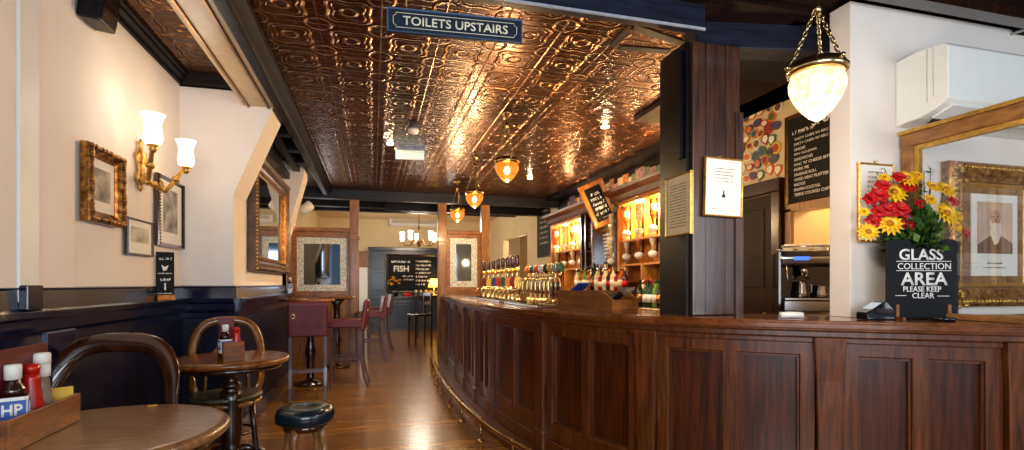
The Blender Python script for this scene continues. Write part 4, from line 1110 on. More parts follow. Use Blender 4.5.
# ---------- pictures on the left wall ----------
pr1 = ramp_mat('old_print_grey', [(.3, '#3a3834'), (.5, '#8a867c'), (.7, '#c8c2b4')], 9, .6)
pr2 = ramp_mat('old_print_landscape', [(.3, '#7a6a50'), (.5, '#b8b0a0'), (.7, '#d8d4c8')], 7, .6, stretch=(1, 1, 2))
w, h, p = wall_pic(80, 117, 140, 153, 220, XN+.01)
t = framed('gilt_picture', 'upright old print in a thick carved gilt frame, nearest picture on the cream wall', w, h, p, PI/2, .065, .05, 'gold', 'paper', pr1, (.62, .62, .02))
m = MB()
for i in range(90):
    s_ = i/90*2*(w+h)
    q = (-w/2+s_, .0) if s_ < w else (w/2, s_-w) if s_ < w+h else (w/2-(s_-w-h), h) if s_ < 2*w+h else (-w/2, h-(s_-2*w-h))
    ins = lambda v, lim: v
    x = max(-w/2+.018, min(w/2-.018, q[0])); z = max(.018, min(h-.018, q[1])); m.ball((x, -.048, z), random.uniform(.009, .017), (1.2, .7, 1), 7, 5)
m.build('carving', 'gold', t)
w, h, p = wall_pic(124, 150, 216, 222, 254, XN+.01)
framed('small_dark_picture', 'small pale landscape print in a plain dark frame between the two upright pictures', w, h, p, PI/2, .02, .025, 'darkframe', 'paper', pr2, (.72, .5, .08))
w, h, p = wall_pic(154.5, 181, 172, 181, 245, XN+.01)
t = framed('tall_picture', 'tall print in a ribbed brown frame at the corner, below the wall light', w, h, p, PI/2, .035, .03, 'bent', 'paper', pr1, (.6, .72, .03))
m = MB()
for k in range(int(h/.022)): m.ball((-w/2+.026, -.026, .02+k*.022), .008, seg=6, rings=4); m.ball((w/2-.026, -.026, .02+k*.022), .008, seg=6, rings=4)
m.build('bead_moulding', 'darkframe', t)
# small standing chalk card on the ledge
p = at(164, 298, X=XN+.055)
t = thing('ledge_sign', 'small black notice board on an orange wooden block on the ledge at the corner', 'sign', (XN+.06, p.y, 1.166), .55)
k_ = proj(t.location)[2]/F
MB().prism([(-.045, 0), (.045, 0), (.03, .035), (-.02, .035)], 'x', -7*k_, 8*k_).build('wooden_block', 'orange', t, bevel=.003)
MB().box(-7.5*k_, 8*k_, -.004, .004, .03, 48*k_).build('board', 'blackboard', t)
m = MB(); scribble(m, -5*k_, 6*k_, 40*k_, 2.6*k_, -.006); scribble(m, -4*k_, 5*k_, 19*k_, 3*k_, -.006); scribble(m, -6*k_, 6*k_, 26*k_, 1.2*k_, -.006); scribble(m, -6*k_, 6*k_, 6*k_, 1.2*k_, -.006)
m.prism([(-1.5*k_, 29*k_), (1.5*k_, 30*k_), (3*k_, 35*k_), (0, 33*k_), (-3*k_, 35*k_)], 'y', -.006, -.0045); m.box(-.6*k_, .8*k_, -.006, -.0045, 10*k_, 17*k_); m.build('lettering', 'chalk', t)

# wall light: gilt scrolled bracket with two white glass shades
def shade_mat(nm, col, s): return glow(nm, col, s, '#fff2e0')
sm = shade_mat('lit_white_shade', '#ffe6c4', 2.2)
pl = at(137, 172, X=XN); s1 = at(153, 146, X=XN+.20); s2 = at(186, 168, X=XN+.22)
t = thing('wall_sconce', 'gilt two-armed scrolled wall light with white glass shades on the cream wall', 'wall light', pl, PI/2)
MB().lathe([(0, -.12), (.008, -.11), (.018, -.09), (.012, -.075), (.035, -.06), (.04, -.03), (.025, 0), (.03, .05), (.045, .08), (.04, .11), (.02, .13), (.012, .16), (.018, .175), (0, .20)], 14, Matrix.Translation((0, -.02, 0)) @ Matrix.Diagonal((1.35, .8, 1.1, 1))).build('backplate', 'goldbright', t)
def loc2(v): # world -> sconce local
    d = v-pl; return Vector((d.y, -d.x, d.z))
for i, s_ in enumerate((s1, s2)):
    L = loc2(s_); sg = 1 if L.x > 0 else -1
    A = Vector((0, -.03, -.03)); cpts = []
    for k in range(13):
        u = k/12; q = A.lerp(L, u); q.z = A.z+(L.z-A.z)*u**2.5-.075*math.sin(PI*u)*(1.1-.4*u)+.015*math.sin(u*9); cpts.append(q)
    am = MB(); am.sweep(cpts, .018, 8, taper=.75)
    for k in (3, 6, 9): am.ball(cpts[k], .027, (1.3, 1, .9), 8, 6)
    c = cpts[5]; am.sweep([c+Vector((sg*.03*math.cos(a)*(1-a/9), 0, .03+.03*math.sin(a)*(1-a/9))) for a in [j*.6 for j in range(12)]], .006, 6, taper=.4)
    am.build('arm', 'goldbright', t)
    MB().lathe([(.012, -.04), (.025, -.02), (.018, -.008), (.034, 0), (.03, .012)], 12, Matrix.Translation(L)).build('cup', 'goldbright', t)
    MB().lathe([(.02, .0), (.045, .02), (.052, .05), (.046, .10), (.042, .13), (.052, .17), (.064, .192), (.061, .192), (.039, .13), (.043, .1), (.049, .05), (.0, .01)], 20, Matrix.Translation(L)).build('shade', sm, t)

# big gilt mirror in the bay
my0, my1 = YR+.47, at(284.5, 230, X=XB+.02).y
zb_ = at(284, 274, X=XB+.05).z; zt_ = at(262, 160, X=XB+.05).z
w, h = my1-my0, zt_-zb_
t = framed('bay_mirror', 'large mirror in a deep brown and gilt frame in the left wall bay', w, h, (XB+.012, (my0+my1)/2, zb_), PI/2, .11, .09, wood('brown_mirror_frame', '#24140a', '#6e4a2a', .4, (4, 4, 4), .1, .2), 'mirror', cat='mirror', frame2=(.05, 'gold'))
m = MB()
for k in range(int(h/.035)):
    for xx in (-w/2+.012, w/2-.012): m.ball((xx, -.07, .02+k*.035), .013, seg=7, rings=5)
m.build('bead_moulding', 'goldbright', t)
# white globe lights beyond the bay
gm = glow('white_globe', '#fff0d8', 2.2)
g = at(306, 208, Y=7.6)
t = thing('globe_spotlight', 'white cylindrical spotlight on a bracket beyond the bay, above the left screen', 'light', g, rot=(0, .9, .4))
MB().lathe([(.0, -.1), (.06, -.09), (.07, .07), (.065, .085), (0, .09)], 18).build('housing', 'plastic', t)
MB().sweep([(0, 0, -.08), (-.05, .02, -.2), (-.12, .02, -.25)], .012, 6).build('bracket', 'plastic', t)
g = at(291, 222, X=XF+.16)
t = thing('wall_globe_light', 'glowing wall light with a white shade beside the left etched mirror screen', 'wall light', g)
MB().lathe([(.03, -.1), (.06, -.04), (.065, .04), (.085, .1), (.08, .1), (.055, .04), (0, -.09)], 16).build('shade', sm, t)
MB().sweep([(0, 0, -.10), (-.03, 0, -.16), (-.15, 0, -.14)], .012, 6).build('arm', 'goldbright', t)
# black box high on the near wall
a = at(96, 0, X=XN+.02); b = at(112, 28, X=XN+.16)
t = thing('wall_speaker', 'black box loudspeaker high up on the near cream wall under the cornice', 'speaker', (XN+.01, at(104, 10, X=XN+.1).y, at(110, 27, X=XN+.12).z), rot=(0, .12, 0))
MB().box(0, .11, -.09, .09, 0, .30).build('cabinet', 'black', t, bevel=.012)
MB().box(.111, .114, -.075, .075, .03, .28).build('grille', 'smoked', t)

# ---------- tables ----------
def round_table(name, label, loc, R, topmat, H=.79):
    t = thing(name, label, 'table', loc)
    MB().lathe([(0, H-.045), (R-.03, H-.045), (R-.012, H-.04), (R, H-.028), (R+.002, H-.018), (R-.006, H-.006), (R-.02, H-.001), (R-.035, H), (0, H)], 56).build('tabletop', topmat, t)
    MB().lathe([(R-.05, H-.075), (R-.05, H-.045), (0, H-.045)], 40).build('apron', 'turned', t)
    MB().lathe([(.09, .12), (.075, .16), (.055, .18), (.06, .22), (.07, .3), (.072, .5), (.066, .56), (.045, .575), (.062, .59), (.062, .61), (.04, .63), (.045, .66), (.09, .70), (.10, H-.07)], 24).build('pedestal', 'turned', t)
    for k in range(3):
        a = k*2*PI/3+.5; d = Vector((math.cos(a), math.sin(a), 0))
        MB().sweep([d*.05+Vector((0, 0, .17)), d*.14+Vector((0, 0, .15)), d*.25+Vector((0, 0, .07)), d*.31+Vector((0, 0, .025))], .024, 8, taper=.8).build('leg', 'turned', t)
    return t
T1 = Vector((-.905, 2.03, 0)); T2 = Vector((-.93, 3.84, 0))
round_table('round_table', 'round brown pub table in the near corner, holding the long condiment box', T1, .40, 'tabletop')
round_table('round_table', 'round pub table on a fat turned pedestal in front of the corner chair', T2, .365, 'tabletop2')
p = at(152, 406, Z=.792)
tag(MB().box(-.016, .016, -.01, .01, 0, .003).build('yellow_sticker', plain('yellow_card', '#c8901c', .5), loc=p, rotz=.5), 'small yellow tag lying near the far edge of the near table', 'tag')

# long condiment box
b1 = at(78, 417, Z=.792)
bx1 = Vector((-1.035, b1.y, .791)); ang = .03
t = thing('condiment_box', 'long open wooden box of sauces and menus on the near round table', 'box', (-1.075, 1.99, .791), ang)
BL, BW, BH = .40, .125, .098
y0, y1 = -.20, .20
m = MB(); m.box(.05, .062, y0, y1, 0, BH)
m.build('front_side', 'crate', t, bevel=.002)
MB().box(-.062, -.05, y0, y1, 0, BH).build('back_side', 'crate', t, bevel=.002)
MB().box(-.05, .05, y0, y0+.012, 0, BH).build('end_board', 'crate', t, bevel=.002)
MB().box(-.05, .05, y1-.012, y1, 0, BH).build('end_board', 'crate', t, bevel=.002)
MB().box(-.05, .05, y0, y1, 0, .01).build('bottom', 'crate', t)
def sauce_hp(loc, rz, sc_=1, label=''):
    t = thing('sauce_bottle', label, 'bottle', loc, rz)
    MB().prism([(-.034, -.026), (-.026, -.034), (.026, -.034), (.034, -.026), (.034, .026), (.026, .034), (-.026, .034), (-.034, .026)], 'z', 0, .13).lathe([(.034, .13), (.028, .15), (.017, .17), (.0165, .185)], 16).build('body', 'brownsauce', t)
    m = MB(); m.prism([(-.035, -.027), (-.027, -.035), (.027, -.035), (.035, -.027), (.035, .027), (.027, .035), (-.027, .035), (-.035, .027)], 'z', .04, .128); m.build('label_sheet', 'paper', t)
    for k in range(4):
        M_ = Matrix.Rotation(k*PI/2, 4, 'Z'); MB().box(-.030, .030, -.0358, -.0345, .062, .118, M=M_).build('blue_panel', 'bluelabel', t)
        o = text_mesh('HP', .046, .034, name='label_letters', mat='paper', parent=t, y=-.0360, z=.074, bold=.03); o.rotation_euler = (0, 0, k*PI/2)
    MB().lathe([(.020, .178), (.021, .215), (.019, .222), (0, .223)], 18).build('cap', 'paper', t)
    t.scale = (sc_,)*3; return t
def sauce_red(loc, rz, sc_=1, label=''):
    t = thing('ketchup_bottle', label, 'bottle', loc, rz)
    MB().lathe([(.028, 0), (.032, .01), (.031, .07), (.024, .12), (.020, .155), (.020, .17)], 20).build('body', 'red', t)
    MB().lathe([(.0325, .025), (.032, .068)], 20).build('label_band', 'paper', t)
    MB().lathe([(.020, .17), (.021, .195), (.012, .2), (0, .2)], 18).build('cap', 'red', t)
    t.scale = (sc_,)*3; return t
def vinegar(loc, rz, sc_=1, label=''):
    t = thing('vinegar_bottle', label, 'bottle', loc, rz)
    MB().lathe([(.030, 0), (.031, .05), (.022, .10), (.016, .15), (.017, .17)], 20).build('body', glassy('vinegar_glass', '#e8d8b8', .05, .8), t)
    MB().lathe([(.020, .15), (.020, .185)], 18).build('collar', 'paper', t)
    MB().lathe([(.021, .187), (.021, .215), (.018, .22), (0, .221)], 18).build('cap', 'paper', t)
    t.scale = (sc_,)*3; return t
for fn, px, sc_, X, lb in ((sauce_hp, 13, 1.03, -1.08, 'brown sauce bottle with a white cap and blue label in the near condiment box'), (sauce_red, 31, 1.10, -1.075, 'red ketchup bottle in the near condiment box beside the brown sauce'), (vinegar, 42, 1.12, -1.08, 'clear vinegar bottle with a white cap, farthest bottle in the near condiment box')):
    q = at(px, 370, X=X); fn((X, q.y, .802), .45, sc_, lb)
MB_ = MB(); MB_.prism([(-.03, 0), (.03, 0), (.03, .115), (-.03, .115)], 'y', -.004, .004)
q = at(62, 390, X=-1.06)
tag(MB_.build('yellow_sachets', plain('yellow_sachet', '#d8a828', .5), loc=(-1.06, q.y, .802), rotz=.6), 'yellow sachets standing in the far end of the near condiment box', 'sachets')
q = at(18, 350, X=-1.10)
t = thing('burgundy_menu', 'burgundy menu standing up behind the sauces in the near condiment box', 'menu', (-1.102, at(10, 350, X=-1.1).y+.03, .802), PI/2-.02)
MB().box(-.15, .15, -.004, .004, 0, .275).build('cover', plain('burgundy_cover', '#5a0c18', .45), t)
m = MB(); m.ring((.05, -.0045, .17), .02, .002, M=Matrix.Rotation(PI/2, 4, 'X')); m.build('gold_emblem', 'goldbright', t)
t = thing('navy_menu', 'dark navy menu leaning on the panelling beyond the burgundy menu', 'menu', (-1.36, at(60, 345, X=-1.36).y, .0), PI/2)
t.location.z = .60
MB().box(-.11, .11, -.006, .006, 0, .47).build('cover', 'navyrail', t)
m = MB(); m.box(-.112, -.106, -.008, .008, 0, .47); m.box(-.112, .112, -.008, .008, .466, .472); m.build('edge_strip', plain('pale_edge', '#4a5a78', .4), t)
tb = tag(MB().box(XN+.03, -1.40, 1.2, 2.2, .52, .60).build('bench_back_ledge', 'navyrail', bevel=.01), 'dark navy ledge under the panelling beside the near table', 'ledge')

# small condiment box on the second table
q = at(236, 360, Z=.79)
cbx = thing('small_condiment_box', 'small wooden box of sauces in the middle of the second round table', 'box', (q.x-.03, q.y+.0, .791), .55)
m = MB(); m.box(-.062, .062, -.062, -.052, 0, .12); m.build('front_side', 'crate', cbx, bevel=.002)
MB().box(-.062, .062, .052, .062, 0, .12).build('back_side', 'crate', cbx); MB().box(-.062, -.052, -.052, .052, 0, .12).build('end_board', 'crate', cbx); MB().box(.052, .062, -.052, .052, 0, .12).build('end_board', 'crate', cbx)
MB().box(-.052, .052, -.052, .052, 0, .01).build('bottom', 'crate', cbx)
L = cbx.location
sauce_hp((L.x-.028, L.y-.018, .803), .5, .98, 'brown sauce bottle with a blue label in the small box on the second table')
sauce_red((L.x+.032, L.y-.002, .803), .5, 1.0, 'red ketchup bottle in the small box on the second table')
t = thing('small_menu', 'narrow burgundy menu upright at the back of the small condiment box', 'menu', (L.x-.035, L.y+.035, .803), .5)
MB().box(-.045, .045, -.003, .003, 0, .26).build('cover', 'oxblood', t)

# ---------- bentwood chairs ----------
def bentchair(label, loc, rz, hoop, seatmat='seatpad', W=.25, HT=1.04, deep=.05, legs=None):
    legs = legs or hoop
    t = thing('bentwood_chair', label, 'chair', loc, rz)
    sr = .225; sz = .515
    MB().lathe([(0, sz-.03), (sr-.02, sz-.03), (sr, sz-.02), (sr+.004, sz-.006), (sr-.012, sz+.004), (sr-.05, sz-.002), (0, sz-.008)], 36).build('seat', seatmat, t)
    MB().ring((0, 0, sz-.05), sr-.015, .018, n=32).build('seat_rim', hoop, t)
    P = []
    n = 28
    for k in range(n+1):
        u = k/n; a = PI*u
        if u < .5: pass
        x = -W*math.copysign(abs(math.cos(a))**.62, math.cos(a)); z = sz+.10+(HT-sz-.10)*math.sin(a)**.62
        yb = .19+.09*(z-sz)/(HT-sz)+deep*math.sin(a)
        P.append((x, yb, z))
    P = [(-W*.82, .14, sz-.04), (-W*.93, .17, sz+.03)]+P+[(W*.93, .17, sz+.03), (W*.82, .14, sz-.04)]
    MB().sweep(P, .019, 10, rb=.030 if deep < .04 else .044, side=(0, .25, 1)).build('back_hoop', hoop, t)
    m = MB()
    P2_ = []
    for k in range(15):
        a = PI*k/14; P2_.append((-W*.60*math.cos(a), .185+.06*math.sin(a), sz+.0+(HT-sz-.18)*math.sin(a)**.7))
    m.sweep([(-.14, .15, sz-.02)]+P2_[1:-1]+[(.14, .15, sz-.02)], .011, 8)
    if deep < .04: m.build('inner_hoop', hoop, t)
    else: m.bm.free()
    for sx in (-1, 1):
        MB().sweep([(sx*.15, -.14, sz-.03), (sx*.165, -.16, .3), (sx*.18, -.18, .12), (sx*.20, -.205, 0)], .02, 10, taper=.7).build('leg', legs, t)
        MB().sweep([(sx*.16, .13, sz-.03), (sx*.165, .16, .3), (sx*.18, .21, .12), (sx*.19, .25, 0)], .02, 10, taper=.7).build('leg', legs, t)
    MB().ring((0, .01, .25), .172, .011, n=28).build('stretcher_ring', legs, t)
    return t
q = at(113, 400, D=2.17)
ca = math.atan2(T1.x-q.x, -(T1.y-q.y))  # facing the near table
def face(frm, to): d = Vector(to)-Vector(frm); return math.atan2(d.x, -d.y)
A = Vector((-1.22, 2.62, 0)); A = at(111, 400, D=2.28); A.z = 0
rzA = -TH+.12
back = Vector((math.sin(rzA)*-1, math.cos(rzA), 0))   # local +y
loc = A-back*.27
bentchair('dark glossy bentwood armchair-backed chair pushed up behind the near round table', (loc.x, loc.y, 0), rzA, 'bent', W=.262, HT=1.015, deep=.06)
q = at(222.5, 400, D=3.78); q.z = 0
rzB = -TH+.5
back = Vector((-math.sin(rzB), math.cos(rzB), 0)); loc = q-back*.22
bentchair('honey bentwood chair with a round grey seat in the corner behind the second table', (loc.x+.03, loc.y, 0), rzB, 'bent2', W=.228, HT=1.01, deep=.03, legs='turned')

# ---------- low stool ----------
q = at(305.5, 407, Z=.54)
t = thing('low_stool', 'low round stool with a dark teal padded top and turned legs', 'stool', (q.x, q.y, 0), .35)
t.scale = (.95, .95, 1.02)
MB().lathe([(0, .44), (.155, .44), (.172, .455), (.178, .48), (.178, .50), (.168, .522), (.14, .533), (.1, .53), (0, .525)], 32).build('padded_seat', 'teal', t)
MB().lathe([(.137, .5345), (.09, .535), (0, .53)], 28).build('worn_top', 'tealtop', t)
MB().ring((0, 0, .458), .174, .004, n=32).build('piping', 'black', t)
MB().lathe([(.13, .405), (.14, .44)], 24).build('seat_frame', 'bent', t)
for k in range(4):
    a = PI/4+k*PI/2; d = Vector((math.cos(a), math.sin(a), 0))
    A_ = d*.11+Vector((0, 0, .43)); B_ = d*.165
    ax = (A_-B_); Lg = ax.length; R_ = Vector((0, 0, 1)).rotation_difference(ax.normalized()).to_matrix().to_4x4()
    MB().lathe([(.012, 0), (.018, .03), (.014, .05), (.022, .08), (.022, .12), (.014, .14), (.020, .16), (.014, .18), (.022, .22), (.018, .30), (.014, .31), (.022, .33), (.026, .36), (.026, Lg)], 14, Matrix.Translation(B_) @ R_).build('leg', 'pine', t)
for k in range(4):
    a = PI/4+k*PI/2; a2 = a+PI/2
    MB().bar((math.cos(a)*.15, math.sin(a)*.15, .16), (math.cos(a2)*.15, math.sin(a2)*.15, .16), .009).build('stretcher', 'pine', t)

# ---------- red leather high chairs ----------
legm = wood('purple_brown_leg', '#2a1a1e', '#6a4a44', .3, (12, 12, 1.3), .3, .1)
def highchair(label):
    t = thing('high_chair', label, 'bar chair', (0, 0, 0), group='oxblood leather bar chairs at the high tables')
    m = MB(); m.prism([(-.22, .80), (-.20, .83), (-.02, .845), (.17, .83), (.19, .76), (.17, .74), (-.20, .74), (-.22, .755)], 'x', -.205, .205); m.build('seat', 'oxblood', t, bevel=.018)
    m = MB(); m.prism([(.15, .70), (.215, .70), (.262, 1.05), (.255, 1.085), (.225, 1.09), (.205, 1.06)], 'x', -.205, .205); m.build('backrest', 'oxblood', t, bevel=.015)
    for sx in (-1, 1):
        MB().sweep([(sx*.18, -.185, .75), (sx*.18, -.19, 0)], .024, 4, smooth=False, side=(1, 1, 0), taper=.8).build('leg', legm, t)
        MB().sweep([(sx*.18, .17, .74), (sx*.18, .175, .35), (sx*.18, .205, .15), (sx*.18, .255, 0)], .024, 4, smooth=False, side=(1, 1, 0), taper=.85).build('leg', legm, t)
        MB().box(sx*.18-.01, sx*.18+.01, -.18, .18, .34, .37).build('stretcher', legm, t)
    MB().box(-.17, .17, -.19, -.17, .26, .29).build('stretcher', legm, t)
    MB().box(-.17, .17, .165, .185, .30, .33).build('stretcher', legm, t)
    m = MB(); m.ring((.15, .262, .93), .017, .004, M=Matrix.Rotation(PI/2, 4, 'X') @ Matrix.Diagonal((1, 1.5, 1, 1))); m.ball((.15, .25, .955), .012); m.build('pull_ring', 'brass', t)
    return t
hc = highchair('oxblood leather bar chair seen from behind, with a brass ring on its back')
hc.location = (-.72, 6.24, 0); hc.rotation_euler = (0, 0, PI+.10)
q = at(348, 385, Z=0)
dup(hc, (q.x+.0, q.y-.0, 0), -PI/2-.05, label='oxblood leather bar chair seen from its side, right of the nearest high table')
q = at(370, 362, Z=0)
dup(hc, (q.x, q.y, 0), -PI/2+.1, label='oxblood leather bar chair beside the pine post, second from the side-on chair')
q = at(379, 351, Z=0)
dup(hc, (q.x, q.y, 0), -PI/2+.1, label='oxblood leather bar chair farthest down the gangway, partly behind another')
def high_table(label, loc, R):
    t = thing('high_table', label, 'high table', loc)
    H = 1.09
    MB().lathe([(0, H-.035), (R-.01, H-.035), (R, H-.02), (R-.008, H-.002), (0, H)], 40).build('tabletop', 'tabletop2', t)
    MB().lathe([(.20, 0), (.20, .03), (.06, .06), (.045, .10), (.05, .35), (.07, .42), (.05, .5), (.042, .6), (.06, .7), (.045, .8), (.05, .95), (.13, H-.036)], 20).build('pedestal', 'turned', t)
    return t
high_table('high round table between the nearest oxblood bar chair and the left screen', (-.78, 7.0, 0), .30)
high_table('second high round table against the pine screen beside the far bar chairs', (-.55, 8.35, 0), .27)
# tiny bottles on the ledge end
q = at(289, 299, X=XB+.06)
sauce_hp((XB+.06, 7.2, 1.166), .2, .9, 'white-labelled sauce bottle on the far end of the ledge by the first high table')

# ---------- ceiling fittings ----------
# hanging sign
a = at(387, 8, D=2.36); b = at(522, 20.5, D=2.48)
w = Vector((b.x-a.x, b.y-a.y)).length; ang = math.atan2(b.y-a.y, b.x-a.x); zt_ = (a.z+b.z)/2; h = 23.5*2.42/F
t = thing('hanging_sign', 'long navy sign with cream lettering hung on chains from the beam', 'sign', ((a.x+b.x)/2, (a.y+b.y)/2, zt_-h), ang)
MB().box(-w/2, w/2, -.008, .014, 0, h).build('board', plain('navy_sign_paint', '#0c1a30', .4, var=.1), t)
m = MB().rectframe(w, h, .011, .014); m.build('edge_frame', plain('blue_grey_moulding', '#4a6888', .35), t)
m = MB(); x0, x1, z0, z1 = -w/2+.028, w/2-.028, .022, h-.022; n_ = .012
pts = [(x0+n_, z0), (x1-n_, z0), (x1-n_, z0+n_*.7), (x1, z0+n_*1.4), (x1, z1-n_*1.4), (x1-n_, z1-n_*.7), (x1-n_, z1), (x0+n_, z1), (x0+n_, z1-n_*.7), (x0, z1-n_*1.4), (x0, z0+n_*1.4), (x0+n_, z0+n_*.7)]
m.sweep([(x, -.0095, z) for x, z in pts], .0014, 5, closed=True); m.build('border_line', 'creamtext', t)
text_mesh('TOILETS UPSTAIRS', w*.775, h*.37, parent=t, y=-.0085, z=h*.315, mat='creamtext', bold=.012, depth=.002)
for sx in (-w*.36, w*.36):
    m = MB(); z = h
    for k in range(9): m.ring((sx, .003, z+.008+k*.014), .007, .0016, n=10, seg=5, M=Matrix.Rotation(PI/2, 4, 'X' if k % 2 else 'Y') @ Matrix.Diagonal((1, .7 if k % 2 else 1, 1, 1)))
    m.build('chain', 'brass', t)

def pendant(label, x, y, zc_, zrim, R, lit, glassm, chainr=.0045, bulb=30, zhook=None, hk=1.8):
    t = thing('pendant_light', label, 'pendant light', (x, y, zc_), group='brass pendant lights with acorn glass bowls')
    MB().lathe([(0, 0), (.05, 0), (.052, -.012), (.02, -.03), (.012, -.05), (0, -.05)], 16).build('ceiling_rose', 'brass', t)
    zr = zrim-zc_; zh = zr+(-.05-zr)*.86 if zhook is None else zhook-zc_
    MB().lathe([(.006, -.05), (.006, zh+.02), (.016, zh), (.018, zh-.015), (.008, zh-.03)], 10).build('chain_hook', 'brass', t)
    for k in range(3):
        a = k*2*PI/3+.6; A_ = Vector((.01*math.cos(a), .01*math.sin(a), zh-.02)); B_ = Vector((R*1.02*math.cos(a), R*1.02*math.sin(a), zr+.01))
        m = MB(); n = max(6, int((A_-B_).length/.02)); dirv = (B_-A_).normalized(); q0 = Vector((0, 0, 1)).rotation_difference(dirv).to_matrix().to_4x4()
        for j in range(n):
            c = A_.lerp(B_, (j+.5)/n); m.ring(c, .0085, chainr*.6, n=8, seg=4, M=q0 @ Matrix.Rotation((j % 2)*PI/2, 4, 'Z') @ Matrix.Rotation(PI/2, 4, 'X') @ Matrix.Diagonal((.75, 1.5, 1, 1)))
        m.build('chain', 'brass', t)
    MB().lathe([(R*.93, zr-.012), (R*1.0, zr-.022), (R*1.1, zr-.005), (R*1.12, zr+.006), (R*1.02, zr+.016), (R*.98, zr+.03), (R*.9, zr+.035), (R*.88, zr)], 32).build('gallery', 'brass', t)
    for k in range(3):
        a = k*2*PI/3+.6; MB().ball((R*1.1*math.cos(a), R*1.1*math.sin(a), zr+.02), .011).build('lug', 'brass', t)
    hB = R*hk
    prof = [(R*.90, zr-.01), (R*.93, zr-hB*.10), (R*1.02, zr-hB*.22), (R*1.0, zr-hB*.38), (R*.86, zr-hB*.56), (R*.60, zr-hB*.76), (R*.30, zr-hB*.92), (R*.10, zr-hB*.985), (.0, zr-hB)]
    MB().lathe(prof, 48, flute=-.045).build('glass_bowl', glassm, t)
    MB().ball((0, 0, zr-hB*.42), .028, (1, 1, 1.3)).build('bulb', glow('pendant_bulb_%s' % lit, '#ffd9a0', bulb), t)
    return t
def bowl_mat(name, col, s, mixf, basec):
    m = bpy.data.materials.new(name); m.use_nodes = True; nt = m.node_tree; nt.nodes.clear(); N = nt.nodes.new; L = nt.links.new
    out = N('ShaderNodeOutputMaterial'); tr = N('ShaderNodeBsdfTransparent'); tr.inputs[0].default_value = (1, .85, .6, 1)
    p = N('ShaderNodeBsdfPrincipled'); p.inputs['Base Color'].default_value = hexc(basec); p.inputs['Roughness'].default_value = .15
    p.inputs['Emission Color'].default_value = hexc(col)
    tc = N('ShaderNodeTexCoord'); nz = N('ShaderNodeTexNoise'); nz.inputs['Scale'].default_value = 40; L(tc.outputs['Object'], nz.inputs['Vector'])
    mr = N('ShaderNodeMapRange'); mr.inputs[1].default_value = .35; mr.inputs[2].default_value = .65; mr.inputs[3].default_value = s*.6; mr.inputs[4].default_value = s*1.4
    L(nz.outputs['Fac'], mr.inputs[0]); L(mr.outputs[0], p.inputs['Emission Strength'])
    mx = N('ShaderNodeMixShader'); mx.inputs[0].default_value = mixf; L(tr.outputs[0], mx.inputs[1]); L(p.outputs[0], mx.inputs[2]); L(mx.outputs[0], out.inputs[0])
    return m
bowl_amber = bowl_mat('lit_amber_bowl', '#ff8426', .8, .72, '#2c1608')
bowl_white = bowl_mat('lit_white_bowl', '#ffdcae', 1.1, .8, '#6a5a44')
for px, ytop, yrim, lab in ((507, 113, 162, 'brass pendant with a glowing acorn glass bowl, nearest of the three over the gangway'), (474.5, 157, 193, 'brass pendant with a glowing acorn glass bowl, middle one of the three over the gangway'), (457.5, 181, 210, 'smallest-looking brass pendant with amber bowl, farthest of the three over the gangway')):
    c = at(px, ytop, Z=ZC); zc = proj(c)[2]; zr = EYE+(284-yrim)*zc/F
    pendant(lab, c.x, c.y, ZC, zr, .105, 'far', bowl_amber, bulb=30)
c = at(817, 71, D=2.12)
pendant('big brass pendant with a bright white bowl hanging in front of the snacks board', c.x, c.y, 2.83, c.z, .104, 'near', bowl_white, chainr=.006, bulb=60, zhook=2.42, hk=2.0)
# recessed spots, smoke detector, exit light
for px, py, lab in ((605, 126, 'bright round recessed ceiling spotlight above the bar, nearest of the spots'), (530, 177.5, 'small bright recessed ceiling spotlight beyond the hanging pendants'), (390, 143, 'small recessed ceiling spotlight beside the green and white exit light')):
    c = at(px, py, Z=ZC-.001)
    t = thing('ceiling_spotlight', lab, 'ceiling light', c, group='recessed ceiling spots')
    MB().lathe([(.045, 0), (.045, -.006), (.03, -.008), (.03, 0)], 20).build('trim_ring', 'brass', t)
    MB().lathe([(.036, -.004), (.03, -.014), (0, -.018)], 16).build('bulb', glow('spot_bulb', '#ffe0b0', 90), t)
c = at(413.5, 123, Z=ZC)
t = thing('smoke_detector', 'small white smoke detector on a grey base under the copper ceiling', 'smoke detector', c)
MB().lathe([(.045, 0), (.045, -.05), (.04, -.06)], 20).build('base', plain('grey_plastic', '#4a4c54', .4), t)
MB().lathe([(.052, -.06), (.054, -.08), (.04, -.10), (0, -.108)], 20).build('sensor_cap', 'plastic', t)
c = at(410, 148, Z=ZC)
t = thing('exit_light', 'slim white emergency light with a green strip hung under the copper ceiling', 'emergency light', (c.x, c.y, ZC-.001), -.12)
MB().box(-.17, .17, -.03, .03, -.03, 0).build('housing', 'chrome', t)
zc = proj(c)[2]
MB().box(-.16, .16, -.006, .006, -.13, -.03).build('panel', glow('lit_exit_panel', '#dfe8d8', .3, '#b0b8a8'), t)
MB().box(-.15, .15, -.0085, -.0065, -.115, -.06).build('green_strip', glow('green_exit', '#c8d4c0', .6, '#90b090'), t)
# dark oval ceiling fitting at the right
c = at(1030, 40, Z=2.76)
t = thing('ceiling_ring_fitting', 'black oval ceiling fitting with a pale rim at the right end of the dark ceiling', 'ceiling fitting', (c.x, c.y, 2.83), -TH)
MB().ring((0, 0, -.06), .17, .008, n=40).build('rim', plain('pale_rim', '#a8a49a', .3), t)
MB().lathe([(.16, -.055), (.155, -.02), (.05, 0), (0, 0)], 32).build('body', 'black', t)

